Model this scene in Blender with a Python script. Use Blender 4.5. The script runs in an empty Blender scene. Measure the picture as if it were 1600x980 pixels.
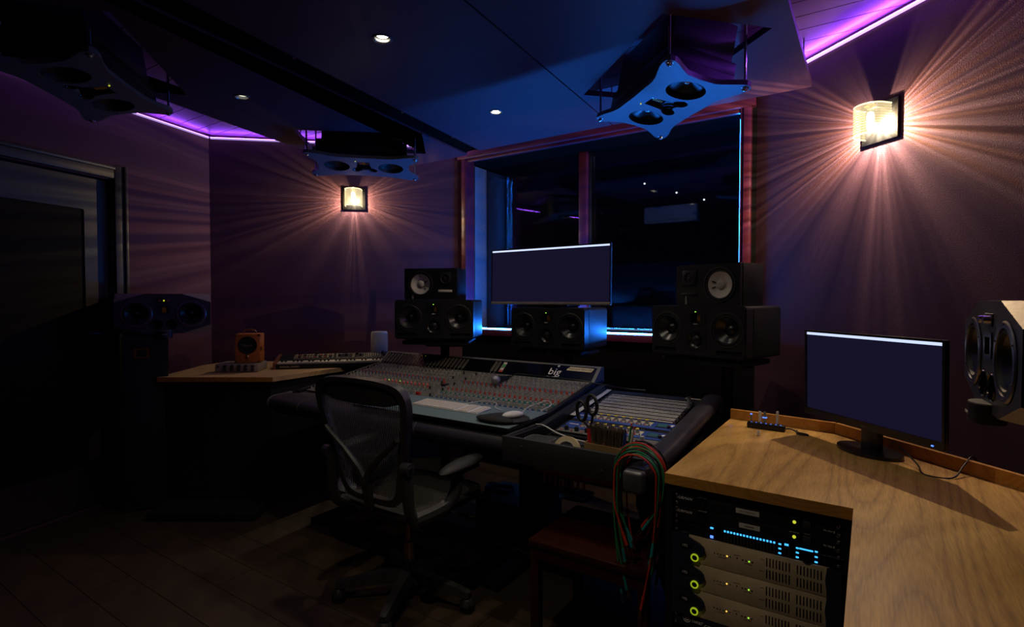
import bpy, bmesh, math, random
from mathutils import Vector, Matrix, Euler
random.seed(7)
D = bpy.data; S = bpy.context.scene; COL = S.collection
R = math.radians; PI = math.pi
# ------------------------------------------------------------------ camera, world, exposure
H = 1.38; F = 840.0; PITCH = R(1.5)
cam = D.objects.new('camera', D.cameras.new('camera')); COL.objects.link(cam)
cam.data.sensor_width = 36; cam.data.lens = F / 1600 * 36; cam.data.clip_start = .02
cam.location = (0, 0, H); cam.rotation_euler = (PI / 2 - PITCH, 0, 0)
S.camera = cam
w = D.worlds.new('world'); S.world = w; w.use_nodes = True
w.node_tree.nodes['Background'].inputs[0].default_value = (.35, .3, .6, 1)
w.node_tree.nodes['Background'].inputs[1].default_value = .0004
S.view_settings.view_transform = 'Standard'; S.view_settings.look = 'None'
S.view_settings.exposure = 0.0; S.view_settings.gamma = 1
S.cycles.use_denoising = True
S.cycles.max_bounces = 6; S.cycles.diffuse_bounces = 3; S.cycles.glossy_bounces = 3
S.cycles.transparent_max_bounces = 12; S.cycles.sample_clamp_indirect = 3.0
S.cycles.caustics_reflective = False; S.cycles.caustics_refractive = False
SCONCE_R, SCONCE_L = 100.0, 30.0             # watts of the wall lamps
SPOT = {'a': 15.0, 'b': 1, 'c': 14, 'd': 16.0, 'e': 26.0}   # ceiling downlights; e is added out of view for the rack
LED_VIOLET, LED_BLUE, LED_BLUE_SIDE = 170.0, 370.0, 75.0            # emission of the LED strips

# ------------------------------------------------------------------ frames of reference
A = -R(33.7); U = Vector((math.cos(A), math.sin(A), 0)); V = Vector((-math.sin(A), math.cos(A), 0))
O = Vector((-1.49, 3.26, 0))                 # front left corner of the mixing console
def CF(s, d, z=0): return O + U * s + V * d + Vector((0, 0, z))
def toSD(p): q = Vector((p[0], p[1], 0)) - O; return q.dot(U), q.dot(V)
FW = Vector((0, math.cos(PITCH), -math.sin(PITCH))); UP = Vector((0, math.sin(PITCH), math.cos(PITCH)))

# ------------------------------------------------------------------ materials
def srgb(c):
    return tuple((x / 255 / 12.92) if x <= 10 else ((x / 255 + .055) / 1.055) ** 2.4 for x in c)
MATS = {}
def mat(name, col, rough=.5, metal=0., var=.12, scale=30., bump=0., emit=None, es=0., spec=.5, coat=0.):
    m = D.materials.new(name); m.use_nodes = True; N = m.node_tree.nodes; L = m.node_tree.links
    b = N['Principled BSDF']; c = srgb(col)
    tc = N.new('ShaderNodeTexCoord'); nz = N.new('ShaderNodeTexNoise'); nz.inputs['Scale'].default_value = scale
    nz.inputs['Detail'].default_value = 4; L.new(tc.outputs['Object'], nz.inputs['Vector'])
    rp = N.new('ShaderNodeValToRGB'); L.new(nz.outputs['Fac'], rp.inputs['Fac'])
    e = rp.color_ramp.elements; e[0].position = .3; e[1].position = .7
    e[0].color = (*[x * (1 - var) for x in c], 1); e[1].color = (*[min(1, x * (1 + var)) for x in c], 1)
    L.new(rp.outputs[0], b.inputs['Base Color'])
    b.inputs['Roughness'].default_value = rough; b.inputs['Metallic'].default_value = metal
    b.inputs['Specular IOR Level'].default_value = spec
    if coat: b.inputs['Coat Weight'].default_value = coat; b.inputs['Coat Roughness'].default_value = .15
    if bump:
        bp = N.new('ShaderNodeBump'); bp.inputs['Strength'].default_value = bump; bp.inputs['Distance'].default_value = .004
        L.new(nz.outputs['Fac'], bp.inputs['Height']); L.new(bp.outputs[0], b.inputs['Normal'])
    if emit:
        b.inputs['Emission Color'].default_value = (*emit, 1); b.inputs['Emission Strength'].default_value = es
    MATS[name] = m; return m
def oak(name, c1, c2, rough=.38):
    m = D.materials.new(name); m.use_nodes = True; N = m.node_tree.nodes; L = m.node_tree.links; b = N['Principled BSDF']
    tc = N.new('ShaderNodeTexCoord'); mp = N.new('ShaderNodeMapping'); mp.inputs['Scale'].default_value = (4.2, .36, 4.2)
    L.new(tc.outputs['Object'], mp.inputs['Vector'])
    n1 = N.new('ShaderNodeTexNoise'); n1.inputs['Scale'].default_value = 1.1; n1.inputs['Detail'].default_value = 1; n1.inputs['Distortion'].default_value = .1
    L.new(mp.outputs[0], n1.inputs['Vector'])
    mul = N.new('ShaderNodeMath'); mul.operation = 'MULTIPLY'; mul.inputs[1].default_value = 40; L.new(n1.outputs['Fac'], mul.inputs[0])
    f0 = N.new('ShaderNodeMath'); f0.operation = 'PINGPONG'; f0.inputs[1].default_value = 1; L.new(mul.outputs[0], f0.inputs[0])
    fr = N.new('ShaderNodeMath'); fr.operation = 'POWER'; fr.inputs[1].default_value = .45; L.new(f0.outputs[0], fr.inputs[0])
    n2 = N.new('ShaderNodeTexNoise'); n2.inputs['Scale'].default_value = 60; n2.inputs['Detail'].default_value = 2
    mp2 = N.new('ShaderNodeMapping'); mp2.inputs['Scale'].default_value = (4, .25, 4); L.new(tc.outputs['Object'], mp2.inputs['Vector']); L.new(mp2.outputs[0], n2.inputs['Vector'])
    mx = N.new('ShaderNodeMath'); mx.operation = 'MULTIPLY_ADD'; mx.inputs[1].default_value = .40
    L.new(fr.outputs[0], mx.inputs[0]); 
    m3 = N.new('ShaderNodeMath'); m3.operation = 'MULTIPLY'; m3.inputs[1].default_value = .85; L.new(n2.outputs['Fac'], m3.inputs[0]); L.new(m3.outputs[0], mx.inputs[2])
    rp = N.new('ShaderNodeValToRGB'); L.new(mx.outputs[0], rp.inputs['Fac']); e = rp.color_ramp.elements
    e[0].position = .1; e[1].position = .95; e[0].color = (*srgb(c1), 1); e[1].color = (*srgb(c2), 1)
    L.new(rp.outputs[0], b.inputs['Base Color']); b.inputs['Roughness'].default_value = rough
    MATS[name] = m; return m
def emat(name, col, st):
    m = D.materials.new(name); m.use_nodes = True; N = m.node_tree.nodes; L = m.node_tree.links
    N.remove(N['Principled BSDF']); e = N.new('ShaderNodeEmission')
    e.inputs[0].default_value = (*col, 1); e.inputs[1].default_value = st
    L.new(e.outputs[0], N['Material Output'].inputs[0]); MATS[name] = m; return m
def glassmat(name, tint=(1, 1, 1), refl=.08, rough=0., emit=None, es=0.):
    m = D.materials.new(name); m.use_nodes = True; N = m.node_tree.nodes; L = m.node_tree.links
    N.remove(N['Principled BSDF']); t = N.new('ShaderNodeBsdfTransparent'); t.inputs[0].default_value = (*tint, 1)
    g = N.new('ShaderNodeBsdfGlossy'); g.inputs['Roughness'].default_value = rough
    lw = N.new('ShaderNodeLayerWeight'); lw.inputs[0].default_value = .5; pw = N.new('ShaderNodeMath'); pw.operation = 'POWER'; pw.inputs[1].default_value = 5
    L.new(lw.outputs['Facing'], pw.inputs[0]); fz = N.new('ShaderNodeMath'); fz.operation = 'MULTIPLY_ADD'; fz.inputs[1].default_value = .9; fz.inputs[2].default_value = refl * .5; L.new(pw.outputs[0], fz.inputs[0])
    mx = N.new('ShaderNodeMixShader'); L.new(fz.outputs[0], mx.inputs[0]); L.new(t.outputs[0], mx.inputs[1]); L.new(g.outputs[0], mx.inputs[2])
    out = mx
    if emit:
        e = N.new('ShaderNodeEmission'); e.inputs[0].default_value = (*emit, 1); e.inputs[1].default_value = es
        ad = N.new('ShaderNodeAddShader'); L.new(mx.outputs[0], ad.inputs[0]); L.new(e.outputs[0], ad.inputs[1]); out = ad
    L.new(out.outputs[0], N['Material Output'].inputs[0]); MATS[name] = m; return m

mat('wall', (92, 62, 74), .9, var=.22, scale=260, bump=.5, spec=.2)
mat('plaster_black', (17, 15, 17), .95, spec=.1)
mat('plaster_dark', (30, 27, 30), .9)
mat('cloud', (76, 46, 62), .6, var=.06, scale=8, spec=.35)
mat('cloud_edge', (40, 30, 40), .7)
mat('board', (122, 100, 110), .32, var=.12, scale=9)
mat('frame_purple', (92, 36, 62), .4, var=.15, scale=14)
mat('reveal', (84, 88, 96), .85, var=.35, scale=140, bump=.6)
mat('black', (14, 14, 15), .45, var=.2)
mat('black_matte', (11, 11, 12), .8, var=.2)
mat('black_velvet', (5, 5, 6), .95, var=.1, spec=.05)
mat('black_gloss', (10, 10, 12), .12, var=.1)
mat('speaker_black', (26, 26, 27), .42, var=.15, scale=90, bump=.06)
mat('speaker_grey', (52, 53, 56), .45, var=.12, scale=60)
mat('baffle_grey', (104, 106, 110), .38, var=.06, scale=40)
mat('chamfer_silver', (124, 122, 114), .45, var=.1, scale=80, bump=.1)
mat('rubber', (17, 17, 18), .6)
mat('cone_black', (24, 24, 25), .3, var=.2, scale=120)
mat('cone_white', (196, 190, 180), .7, var=.05)
mat('cap_white', (170, 164, 154), .6, var=.05)
mat('copper_glow', (180, 110, 40), .35, .8, emit=(.5, .25, .04), es=.02)  # faint glow put into the copper, which is no lamp
mat('chrome', (200, 200, 205), .18, 1., var=.05)
mat('steel', (120, 120, 122), .35, 1., var=.1)
mat('brass', (170, 140, 80), .3, 1., var=.1)
mat('grey_metal', (95, 95, 98), .42, .6, var=.1)
mat('console_grey', (98, 98, 94), .5, var=.1, scale=50)
mat('console_dark', (44, 44, 46), .5, var=.12)
mat('arm_leather', (50, 48, 54), .33, var=.15, scale=60, bump=.08)
mat('knob_grey', (150, 150, 144), .5, var=.25, scale=20)
mat('knob_dark', (38, 38, 38), .5)
mat('knob_white', (190, 190, 184), .5)
mat('knob_red', (190, 78, 66), .5)
mat('knob_blue', (70, 110, 150), .5)
mat('knob_teal', (60, 140, 140), .5)
mat('knob_yellow', (214, 196, 60), .5)
mat('red', (200, 36, 22), .45)
mat('gear_blue', (44, 74, 150), .4, var=.15, scale=20)
mat('panel_white', (186, 186, 178), .5, var=.1)
mat('mat_teal', (92, 112, 116), .75, var=.06)
mat('white_plastic', (205, 205, 205), .4, var=.03)
mat('key_white', (214, 206, 184), .4, var=.04)
mat('router_white', (205, 196, 184), .5, var=.03)
mat('tan_leather', (176, 104, 44), .5, var=.12, scale=40, bump=.1)
mat('amp_silver', (158, 152, 138), .45, .2, var=.08)
mat('walnut', (120, 74, 46), .45, var=.25, scale=18)
mat('mahogany', (50, 18, 12), .3, var=.25, scale=14)
mat('floor_wood', (60, 46, 29), .55, var=.3, scale=7)
mat('crate_wood', (150, 120, 78), .6, var=.15, scale=12)
mat('panel_beige', (184, 150, 104), .6, var=.1)
mat('champagne', (206, 184, 148), .36, .1, var=.05, scale=60)
mat('navy', (34, 37, 58), .32, var=.1)
mat('rack_black', (19, 17, 16), .5, var=.12)
mat('label_paper', (206, 200, 186), .7, var=.05)
mat('tape', (206, 190, 150), .7, var=.1)
mat('ink', (30, 28, 26), .8)
mat('print_white', (228, 225, 218), .6)
mat('print_dim', (120, 116, 108), .6)
mat('cable_red', (190, 52, 26), .4)
mat('cable_green', (38, 120, 78), .4)
mat('cable_teal', (24, 128, 128), .4)
mat('cable_black', (16, 16, 17), .4)
mat('cable_grey', (120, 118, 116), .5)
mat('cable_white', (190, 190, 190), .5)
mat('green_plastic', (20, 160, 70), .4)
mat('bristle', (98, 88, 72), .9, var=.4, scale=200)
mat('clear_plastic', (120, 124, 126), .25, var=.1)
mat('mic_grille', (150, 150, 152), .45, .7, var=.3, scale=300, bump=.5)
mat('door_paint', (34, 32, 25), .85, spec=.15, var=.08)
mat('door_frame', (50, 46, 36), .45, var=.1)
mat('ac_white', (190, 190, 200), .5)
mat('bezel', (20, 20, 23), .3)
mat('silver_chin', (150, 140, 135), .4, .4)
mat('mesh_grey', (86, 84, 80), .45, var=.1)
mat('graphite', (46, 45, 44), .42, var=.12)
mat('pole_tan', (170, 130, 100), .3, .7)
oak('oak', (112, 76, 30), (208, 164, 88)); oak('oak_pale', (150, 116, 72), (214, 178, 124), .45)
oak('oak_edge', (140, 92, 34), (196, 140, 62), .5)
emat('led_violet', (.26, .045, 1.0), LED_VIOLET)
emat('led_violet_left', (.26, .045, 1.0), 42.0); emat('led_violet_left_core', (.6, .42, 1.0), .75); emat('led_violet_core', (.75, .45, 1.0), 1.6); emat('led_blue_side', (.012, .19, 1.0), LED_BLUE_SIDE)
emat('led_blue_core', (.35, .62, 1.0), 2.2)
emat('led_blue', (.012, .19, 1.0), LED_BLUE)
emat('screen', (.0078, .0064, .0215), 1.0); emat('screen_bar', (.62, .72, 1.0), 1.1)
emat('led_green', (.35, .9, .05), 1.2); emat('led_yellow', (.75, .8, .05), .8); emat('led_orange', (1, .55, .08), 2.0)
emat('led_cyan', (.05, .42, 1.0), 1.6); emat('led_red', (1., .06, .06), .6); emat('led_ring', (.52, .70, .02), .5); emat('led_blue_small', (.08, .2, 1.0), 2.0)
emat('lamp_white', (1, .93, .72), 14.0); emat('lamp_dim', (1, .95, .82), 1.0); emat('bulb', (1, .86, .55), 30.0)
emat('far_lamp', (.8, .88, 1), 1.5)
glassmat('pane'); glassmat('amber_glass', (.88, .78, .58)); glassmat('lamp_glass', (.97, .95, .9), emit=(1, .84, .48), es=.7); glassmat('bulb_glass', (1, 1, 1), emit=(1, .85, .55), es=30)

# ------------------------------------------------------------------ mesh building
class MB:
    def __init__(s): s.v = []; s.f = []
    def add(s, vs, fs, M=None):
        n = len(s.v); s.v += [tuple(M @ Vector(p)) if M else tuple(p) for p in vs]; s.f += [tuple(i + n for i in f) for f in fs]; return s
    def box(s, c, z, M=None):
        x, y, h = [q / 2 for q in z]
        vs = [(c[0] + a * x, c[1] + b * y, c[2] + e * h) for e in (-1, 1) for b in (-1, 1) for a in (-1, 1)]
        return s.add(vs, [(0, 2, 3, 1), (4, 5, 7, 6), (0, 1, 5, 4), (2, 6, 7, 3), (0, 4, 6, 2), (1, 3, 7, 5)], M)
    def rbox(s, c, z, r=.005, seg=2, M=None):
        bm = bmesh.new(); bmesh.ops.create_cube(bm, size=1)
        for v in bm.verts: v.co = Vector((v.co.x * z[0] + c[0], v.co.y * z[1] + c[1], v.co.z * z[2] + c[2]))
        bmesh.ops.bevel(bm, geom=bm.edges[:], offset=min(r, min(z) * .49), segments=seg, profile=.5, affect='EDGES')
        return s.bm(bm, M)
    def bm(s, bm, M=None):
        bm.verts.ensure_lookup_table(); bm.verts.index_update()
        s.add([v.co[:] for v in bm.verts], [[v.index for v in f.verts] for f in bm.faces], M); bm.free(); return s
    def cyl(s, a, b, r, n=12, r2=None, cap=True):
        a = Vector(a); b = Vector(b); r2 = r if r2 is None else r2; d = (b - a).normalized()
        x = d.orthogonal().normalized(); y = d.cross(x); vs = []
        for p, q in ((a, r), (b, r2)):
            vs += [p + (x * math.cos(2 * PI * i / n) + y * math.sin(2 * PI * i / n)) * q for i in range(n)]
        fs = [(i, (i + 1) % n, n + (i + 1) % n, n + i) for i in range(n)]
        if cap: fs += [tuple(range(n))[::-1], tuple(range(n, 2 * n))]
        return s.add(vs, fs)
    def lathe(s, prof, n=24, M=None, close=False):
        vs = []; fs = []
        for r, z in prof: vs += [(r * math.cos(2 * PI * i / n), r * math.sin(2 * PI * i / n), z) for i in range(n)]
        for k in range(len(prof) - 1):
            fs += [(k * n + i, k * n + (i + 1) % n, (k + 1) * n + (i + 1) % n, (k + 1) * n + i) for i in range(n)]
        if close: fs += [tuple(range(n))[::-1], tuple(range((len(prof) - 1) * n, len(prof) * n))]
        return s.add(vs, fs, M)
    def tube(s, pts, r, n=8, cap=True):
        P = [Vector(p) for p in pts]; vs = []; fs = []; x = None
        for i, p in enumerate(P):
            t = (P[min(i + 1, len(P) - 1)] - P[max(i - 1, 0)]).normalized()
            x = (t.orthogonal() if x is None else x - t * x.dot(t)).normalized(); y = t.cross(x)
            rr = r[i] if isinstance(r, (list, tuple)) else r
            vs += [p + (x * math.cos(2 * PI * k / n) + y * math.sin(2 * PI * k / n)) * rr for k in range(n)]
        for i in range(len(P) - 1):
            fs += [(i * n + k, i * n + (k + 1) % n, (i + 1) * n + (k + 1) % n, (i + 1) * n + k) for k in range(n)]
        if cap: fs += [tuple(range(n))[::-1], tuple(range((len(P) - 1) * n, len(P) * n))]
        return s.add(vs, fs)
    def prism(s, poly, z0, z1, M=None):
        n = len(poly); vs = [(x, y, z0) for x, y in poly] + [(x, y, z1) for x, y in poly]
        return s.add(vs, [tuple(range(n))[::-1], tuple(range(n, 2 * n))] + [(i, (i + 1) % n, n + (i + 1) % n, n + i) for i in range(n)], M)
    def sphere(s, c, r, n=12, m=8, sc=(1, 1, 1)):
        pr = [(max(1e-4, math.sin(PI * k / m)) * r, -math.cos(PI * k / m) * r) for k in range(m + 1)]
        return s.lathe(pr, n, Matrix.Translation(c) @ Matrix.Diagonal((*sc, 1)))
    def plate(s, outer, holes, z0, z1, M=None):
        """flat plate in xy with holes, from z0 to z1"""
        bm = bmesh.new(); layers = []
        for z in (z0, z1):
            es = []; loops = []
            for lp in [outer] + holes:
                vv = [bm.verts.new((x, y, z)) for x, y in lp]; loops.append(vv)
                es += [bm.edges.new((vv[i], vv[(i + 1) % len(vv)])) for i in range(len(vv))]
            bmesh.ops.triangle_fill(bm, edges=es, use_beauty=True); layers.append(loops)
        for a, b in zip(*layers):
            for i in range(len(a)):
                j = (i + 1) % len(a); bm.faces.new((a[i], a[j], b[j], b[i]))
        bmesh.ops.recalc_face_normals(bm, faces=bm.faces[:]); return s.bm(bm, M)

def circ(cx, cy, r, n=28, ry=None): return [(cx + r * math.cos(2 * PI * i / n), cy + (ry or r) * math.sin(2 * PI * i / n)) for i in range(n)]
def rrect(cx, cy, w, h, r, n=4):
    out = []
    for sx, sy, a0 in ((1, 1, 0), (-1, 1, 90), (-1, -1, 180), (1, -1, 270)):
        for k in range(n + 1):
            a = R(a0 + 90 * k / n); out.append((cx + sx * (w / 2 - r) + r * math.cos(a), cy + sy * (h / 2 - r) + r * math.sin(a)))
    return out
FRONT = Matrix.Rotation(PI / 2, 4, 'X')      # xy plate -> xz plate that faces -y (z -> -y)
def spline(pts, k=6):
    P = [Vector(p) for p in pts]; P = [P[0] * 2 - P[1]] + P + [P[-1] * 2 - P[-2]]; out = []
    for i in range(1, len(P) - 2):
        for j in range(k):
            t = j / k; a, b, c, d = P[i - 1:i + 3]
            out.append(.5 * ((2 * b) + (c - a) * t + (2 * a - 5 * b + 4 * c - d) * t * t + (3 * b - a - 3 * c + d) * t ** 3))
    return out + [P[-2]]
def obj(name, mb, m, parent=None, loc=(0, 0, 0), rot=(0, 0, 0), smooth=35):
    me = D.meshes.new(name); me.from_pydata(mb.v, [], mb.f); me.update()
    if smooth:
        me.shade_smooth(); me.set_sharp_from_angle(angle=R(smooth))
    me.materials.append(MATS[m]); o = D.objects.new(name, me); COL.objects.link(o)
    o.parent = parent; o.location = loc; o.rotation_euler = rot; return o
def tag(o, label, cat, group=None, kind=None):
    o['label'] = label; o['category'] = cat
    if group: o['group'] = group
    if kind: o['kind'] = kind
    return o
def thing(name, label, cat, loc=(0, 0, 0), rot=0, group=None, kind=None):
    o = D.objects.new(name, None); COL.objects.link(o); o.empty_display_size = .05; o.location = loc
    o.rotation_euler = rot if isinstance(rot, (tuple, Euler)) else (0, 0, rot)
    return tag(o, label, cat, group, kind)
def struct(name, mb, m, label, cat, **k):
    o = obj(name, mb, m, **k); o['kind'] = 'structure'; o['label'] = label; o['category'] = cat; return o
def stuff(o): o['kind'] = 'stuff'; return o
def kids(o): return [c for c in COL.objects if c.parent == o]
def dup(root, loc, rot, label):
    def cp(o, par):
        c = o.copy(); COL.objects.link(c); c.parent = par
        for k in kids(o): cp(k, c)
        return c
    r = cp(root, None); r.location = loc; r.rotation_euler = rot if isinstance(rot, (tuple, Euler)) else (0, 0, rot)
    r['label'] = label; return r
def inst(name, me, parent, loc, rot=(0, 0, 0), scale=(1, 1, 1)):
    o = D.objects.new(name, me); COL.objects.link(o); o.parent = parent; o.location = loc; o.rotation_euler = rot; o.scale = scale; return o
def text(name, body, size, loc, parent, m, rot=(PI / 2, 0, 0), align='CENTER', ext=.0003, shear=0, sx=1.):
    c = D.curves.new(name, 'FONT'); c.body = body; c.size = size; c.align_x = align; c.align_y = 'CENTER'; c.extrude = ext; c.shear = shear
    c.resolution_u = 2; tmp = D.objects.new(name, c); COL.objects.link(tmp); me = D.meshes.new_from_object(tmp); D.objects.remove(tmp); D.curves.remove(c)
    me.materials.clear(); me.materials.append(MATS[m]); o = D.objects.new(name, me); COL.objects.link(o); o.parent = parent; o.location = loc; o.rotation_euler = rot; o.scale = (sx, 1, 1); return o

# ------------------------------------------------------------------ the room
WR = Vector((1.531, 3.385, 0)); WL = Vector((-.436, 4.697, 0)); LC = Vector((-2.462, 4.40, 0))
dR = Vector((.26, -.966, 0)).normalized(); dL = Vector((-.32, -.947, 0)).normalized()
RE = WR + dR * 5.2; LE = LC + dL * 6.3; ZC = 2.715
ROOM = [WL, LC, LE, RE, WR]
def seg_frame(a, b):
    """origin a, x along the wall a->b, y out of the room, z up"""
    return math.atan2(b.y - a.y, b.x - a.x)
def wall(name, a, b, label, holes=(), z1=ZC, m='wall', th=.1, pad=.02):
    L = (b - a).length; ang = seg_frame(a, b)
    mb = MB().plate([(-pad, 0), (L + .02, 0), (L + .02, z1), (-pad, z1)], [list(h) for h in holes], -th, 0, FRONT)
    return struct(name, mb, m, label, 'wall', loc=a, rot=(0, 0, ang), smooth=0)
cx = [p.x for p in ROOM]; cy = [p.y for p in ROOM]
flo = struct('floor', MB().prism([(p.x, p.y) for p in ROOM][::-1], -.06, -.012), 'black_matte', 'dark wooden plank floor of the control room', 'floor', smooth=0)
def clip_sd(d):
    """s interval of the room outline at depth d"""
    q = [toSD(p) for p in ROOM]; xs = []
    for i in range(len(q)):
        (s0, d0), (s1, d1) = q[i], q[(i + 1) % len(q)]
        if (d0 - d) * (d1 - d) < 0: xs.append(s0 + (s1 - s0) * (d - d0) / (d1 - d0))
    return (min(xs), max(xs)) if len(xs) > 1 else None
def band(a, b, d0, d1):
    """room-clipped band between depths d0 and d1, cut at s = a..b (None: the wall)"""
    i0, i1 = clip_sd(d0 + .001), clip_sd(d1 - .001)
    if not i0 or not i1: return None
    g = .0015
    return [(i0[0] if a is None else a + g, d0 + g), (i0[1] if b is None else b - g, d0 + g), (i1[1] if b is None else b - g, d1 - g), (i1[0] if a is None else a + g, d1 - g)]
PW = .19; d = -3.4
while d < 1.7:
    iv = clip_sd(d + PW / 2)
    if iv:
        cuts = [None]; x = iv[0] + .6 + 1.2 * random.random()
        while x < iv[1] - .5: cuts.append(x); x += 1.5 + .5 * random.random()
        cuts.append(None)
        for a, b in zip(cuts, cuts[1:]):
            q = band(a, b, d, min(d + PW, 1.772))
            if q: obj('plank', MB().prism([(p[0] - q[0][0], p[1] - d) for p in q], -.012, 0), 'floor_wood', flo, CF(q[0][0], d, 0), (0, 0, A), smooth=0)
    d += PW
cei = struct('ceiling', MB().prism([(p.x, p.y) for p in ROOM][::-1], ZC + .02, ZC + .08), 'plaster_dark', 'boarded ceiling above the hanging panels, lit violet at the walls', 'ceiling', smooth=0)
d = -3.6; PB = .144
while d < 1.75:
    q = band(None, None, d + .0015, min(d + PB, 1.774) - .0015)
    if q: obj('board', MB().prism([(p[0] - q[0][0], p[1] - d) for p in q], 0, .02), 'board', cei, CF(q[0][0], d, ZC), (0, 0, A), smooth=0)
    d += PB
wr = wall('wall_right', WR, RE, 'aubergine fabric wall on the right with glass sconce')
wl = wall('wall_left', LC, WL, 'aubergine fabric wall behind the synthesizer')
# side wall with the door opening (x runs from LE towards LC)
Ls = (LC - LE).length
def side_x(Y): return (Vector((LC.x + dL.x * (LC.y - Y) / -dL.y, Y, 0)) - LE).length
dx1 = side_x(3.66); dx0 = side_x(2.55); DZ = 2.19
ws = wall('wall_side', LE, LC, 'dark aubergine wall around the door', [[(dx0, .002), (dx1, .002), (dx1, DZ), (dx0, DZ)]])
wb = wall('wall_rear', RE, LE, 'rear wall of the control room')
# door
dr = thing('door_1', 'dark panelled door in the left wall with moulded frame', 'door', LE, seg_frame(LE, LC), kind='structure')
obj('door_leaf', MB().plate(rrect((dx0 + dx1) / 2, DZ / 2, dx1 - dx0 - .01, DZ - .02, .002), [rrect((dx0 + dx1) / 2, DZ / 2 + .03, dx1 - dx0 - .3, DZ - .5, .01)], -.085, -.04, FRONT), 'door_frame', dr)
obj('door_panel', MB().rbox(((dx0 + dx1) / 2, .065, DZ / 2 + .03), (dx1 - dx0 - .29, .03, DZ - .49), .008), 'door_paint', dr)
for nm, c, z in (('door_jamb', (dx1 + .05, -.012, DZ / 2 + .05), (.09, .03, DZ + .1)), ('door_jamb', (dx0 - .05, -.012, DZ / 2 + .05), (.09, .03, DZ + .1)), ('door_head', ((dx0 + dx1) / 2, -.012, DZ + .05), (dx1 - dx0 + .01, .03, .09))):
    j = obj(nm, MB().rbox(c, z, .008), 'door_frame', dr)
    off = (.025, -.008, 0) if z[0] < .2 else (0, -.008, .025)
    zz = (.025, .045, z[2]) if z[0] < .2 else (z[0], .045, .025)
    obj('moulding', MB().rbox((c[0] + off[0], c[1] + off[1], c[2] + off[2]), zz, .008), 'door_frame', j)
# front wall with the window (x along WL -> WR, frame of the console, y = outwards)
LW = (WR - WL).length; WZ0, WZ1 = 1.12, 2.58; wx0, wx1 = .075, LW - .095; DEP = .30
angW = seg_frame(WL, WR)
wf = wall('wall_front', WL, WR, 'black cloth wall framing the live room window', [[(wx0 - .095, WZ0 - .02), (wx1 + .002, WZ0 - .02), (wx1 + .002, WZ1), (wx0 - .095, WZ1)]], pad=.12, m='plaster_black')
win = thing('window_1', 'wide double glazed studio window with purple frame and blue lit reveal', 'window', WL, angW, kind='structure')
mull = 1.008
for nm, c, z in (('jamb', (wx0 - .03, .025, (WZ0 + WZ1) / 2), (.05, .12, WZ1 - WZ0 + .1)), ('jamb', (wx1 + .045, -.02, (WZ0 + WZ1) / 2), (.045, .05, WZ1 - WZ0 + .1)),
                 ('jamb', (wx1 + .012, -.012, (WZ0 + WZ1) / 2), (.022, .04, WZ1 - WZ0 + .02)),
                 ('head_rail', ((wx0 + wx1) / 2, -.02, WZ1 + .03), (wx1 - wx0 + .18, .06, .06)), ('head_rail', ((wx0 + wx1) / 2, -.008, WZ1 - .012), (wx1 - wx0, .03, .025)),
                 ('sill_rail', ((wx0 + wx1) / 2, -.012, WZ0 - .02), (wx1 - wx0 + .1, .05, .05)),
                 ('mullion', (mull, .345, (WZ0 + WZ1) / 2), (.07, .08, WZ1 - WZ0))):
    obj(nm, MB().rbox(c, z, .006), 'frame_purple', win)
for c in ((mull - .045, .36, (WZ0 + WZ1) / 2), (mull + .045, .36, (WZ0 + WZ1) / 2)):
    obj('glazing_bead', MB().rbox(c, (.014, .03, WZ1 - WZ0), .003), 'steel', win)
obj('reveal', MB().box((wx0 - .105, .1 + DEP / 2, (WZ0 + WZ1) / 2), (.02, DEP - .02, WZ1 - WZ0)), 'reveal', win)
obj('reveal', MB().box((wx1 + .011, .1 + DEP / 2, (WZ0 + WZ1) / 2), (.02, DEP - .02, WZ1 - WZ0)), 'reveal', win)
obj('reveal', MB().box(((wx0 + wx1) / 2, .1 + DEP / 2, WZ0 - .011), (wx1 - wx0, DEP - .02, .02)), 'reveal', win)
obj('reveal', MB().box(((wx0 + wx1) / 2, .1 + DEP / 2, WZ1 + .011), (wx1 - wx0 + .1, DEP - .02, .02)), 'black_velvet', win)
for yy, xs in ((.37, ((wx0 - .09, mull - .03), (mull + .03, wx1))), (.1 + DEP, ((wx0 - .09, mull), (mull, wx1)))):
    for a, b in xs: obj('pane', MB().box(((a + b) / 2, yy, (WZ0 + WZ1) / 2), (b - a - .004, .008, WZ1 - WZ0 - .004)), 'pane', win, smooth=0)
# live room behind the glass
LR = [(-1.6, .42), (4.6, .42), (4.6, 4.6), (-1.6, 4.6)]
def lr(x, y, z=0): return Vector((WL.x, WL.y, 0)) + U * x + V * y + Vector((0, 0, z))
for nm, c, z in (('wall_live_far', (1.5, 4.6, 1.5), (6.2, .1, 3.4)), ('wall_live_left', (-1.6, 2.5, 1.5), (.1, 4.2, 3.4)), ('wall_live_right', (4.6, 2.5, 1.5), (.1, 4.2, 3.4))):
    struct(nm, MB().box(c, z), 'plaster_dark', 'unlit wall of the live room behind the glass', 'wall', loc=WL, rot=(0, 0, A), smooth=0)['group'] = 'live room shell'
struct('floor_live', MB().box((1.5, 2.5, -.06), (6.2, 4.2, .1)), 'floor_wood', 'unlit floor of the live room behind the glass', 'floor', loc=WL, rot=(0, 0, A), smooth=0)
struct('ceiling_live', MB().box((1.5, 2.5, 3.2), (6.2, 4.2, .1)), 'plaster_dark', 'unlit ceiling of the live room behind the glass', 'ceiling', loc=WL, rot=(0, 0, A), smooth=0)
ac = thing('air_conditioner', 'white split air conditioner on the far wall of the live room', 'air conditioner', lr(.453, 4.44, 2.52), A)
obj('housing', MB().rbox((0, 0, .14), (.8, .2, .26), .03, 3), 'ac_white', ac)
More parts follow.
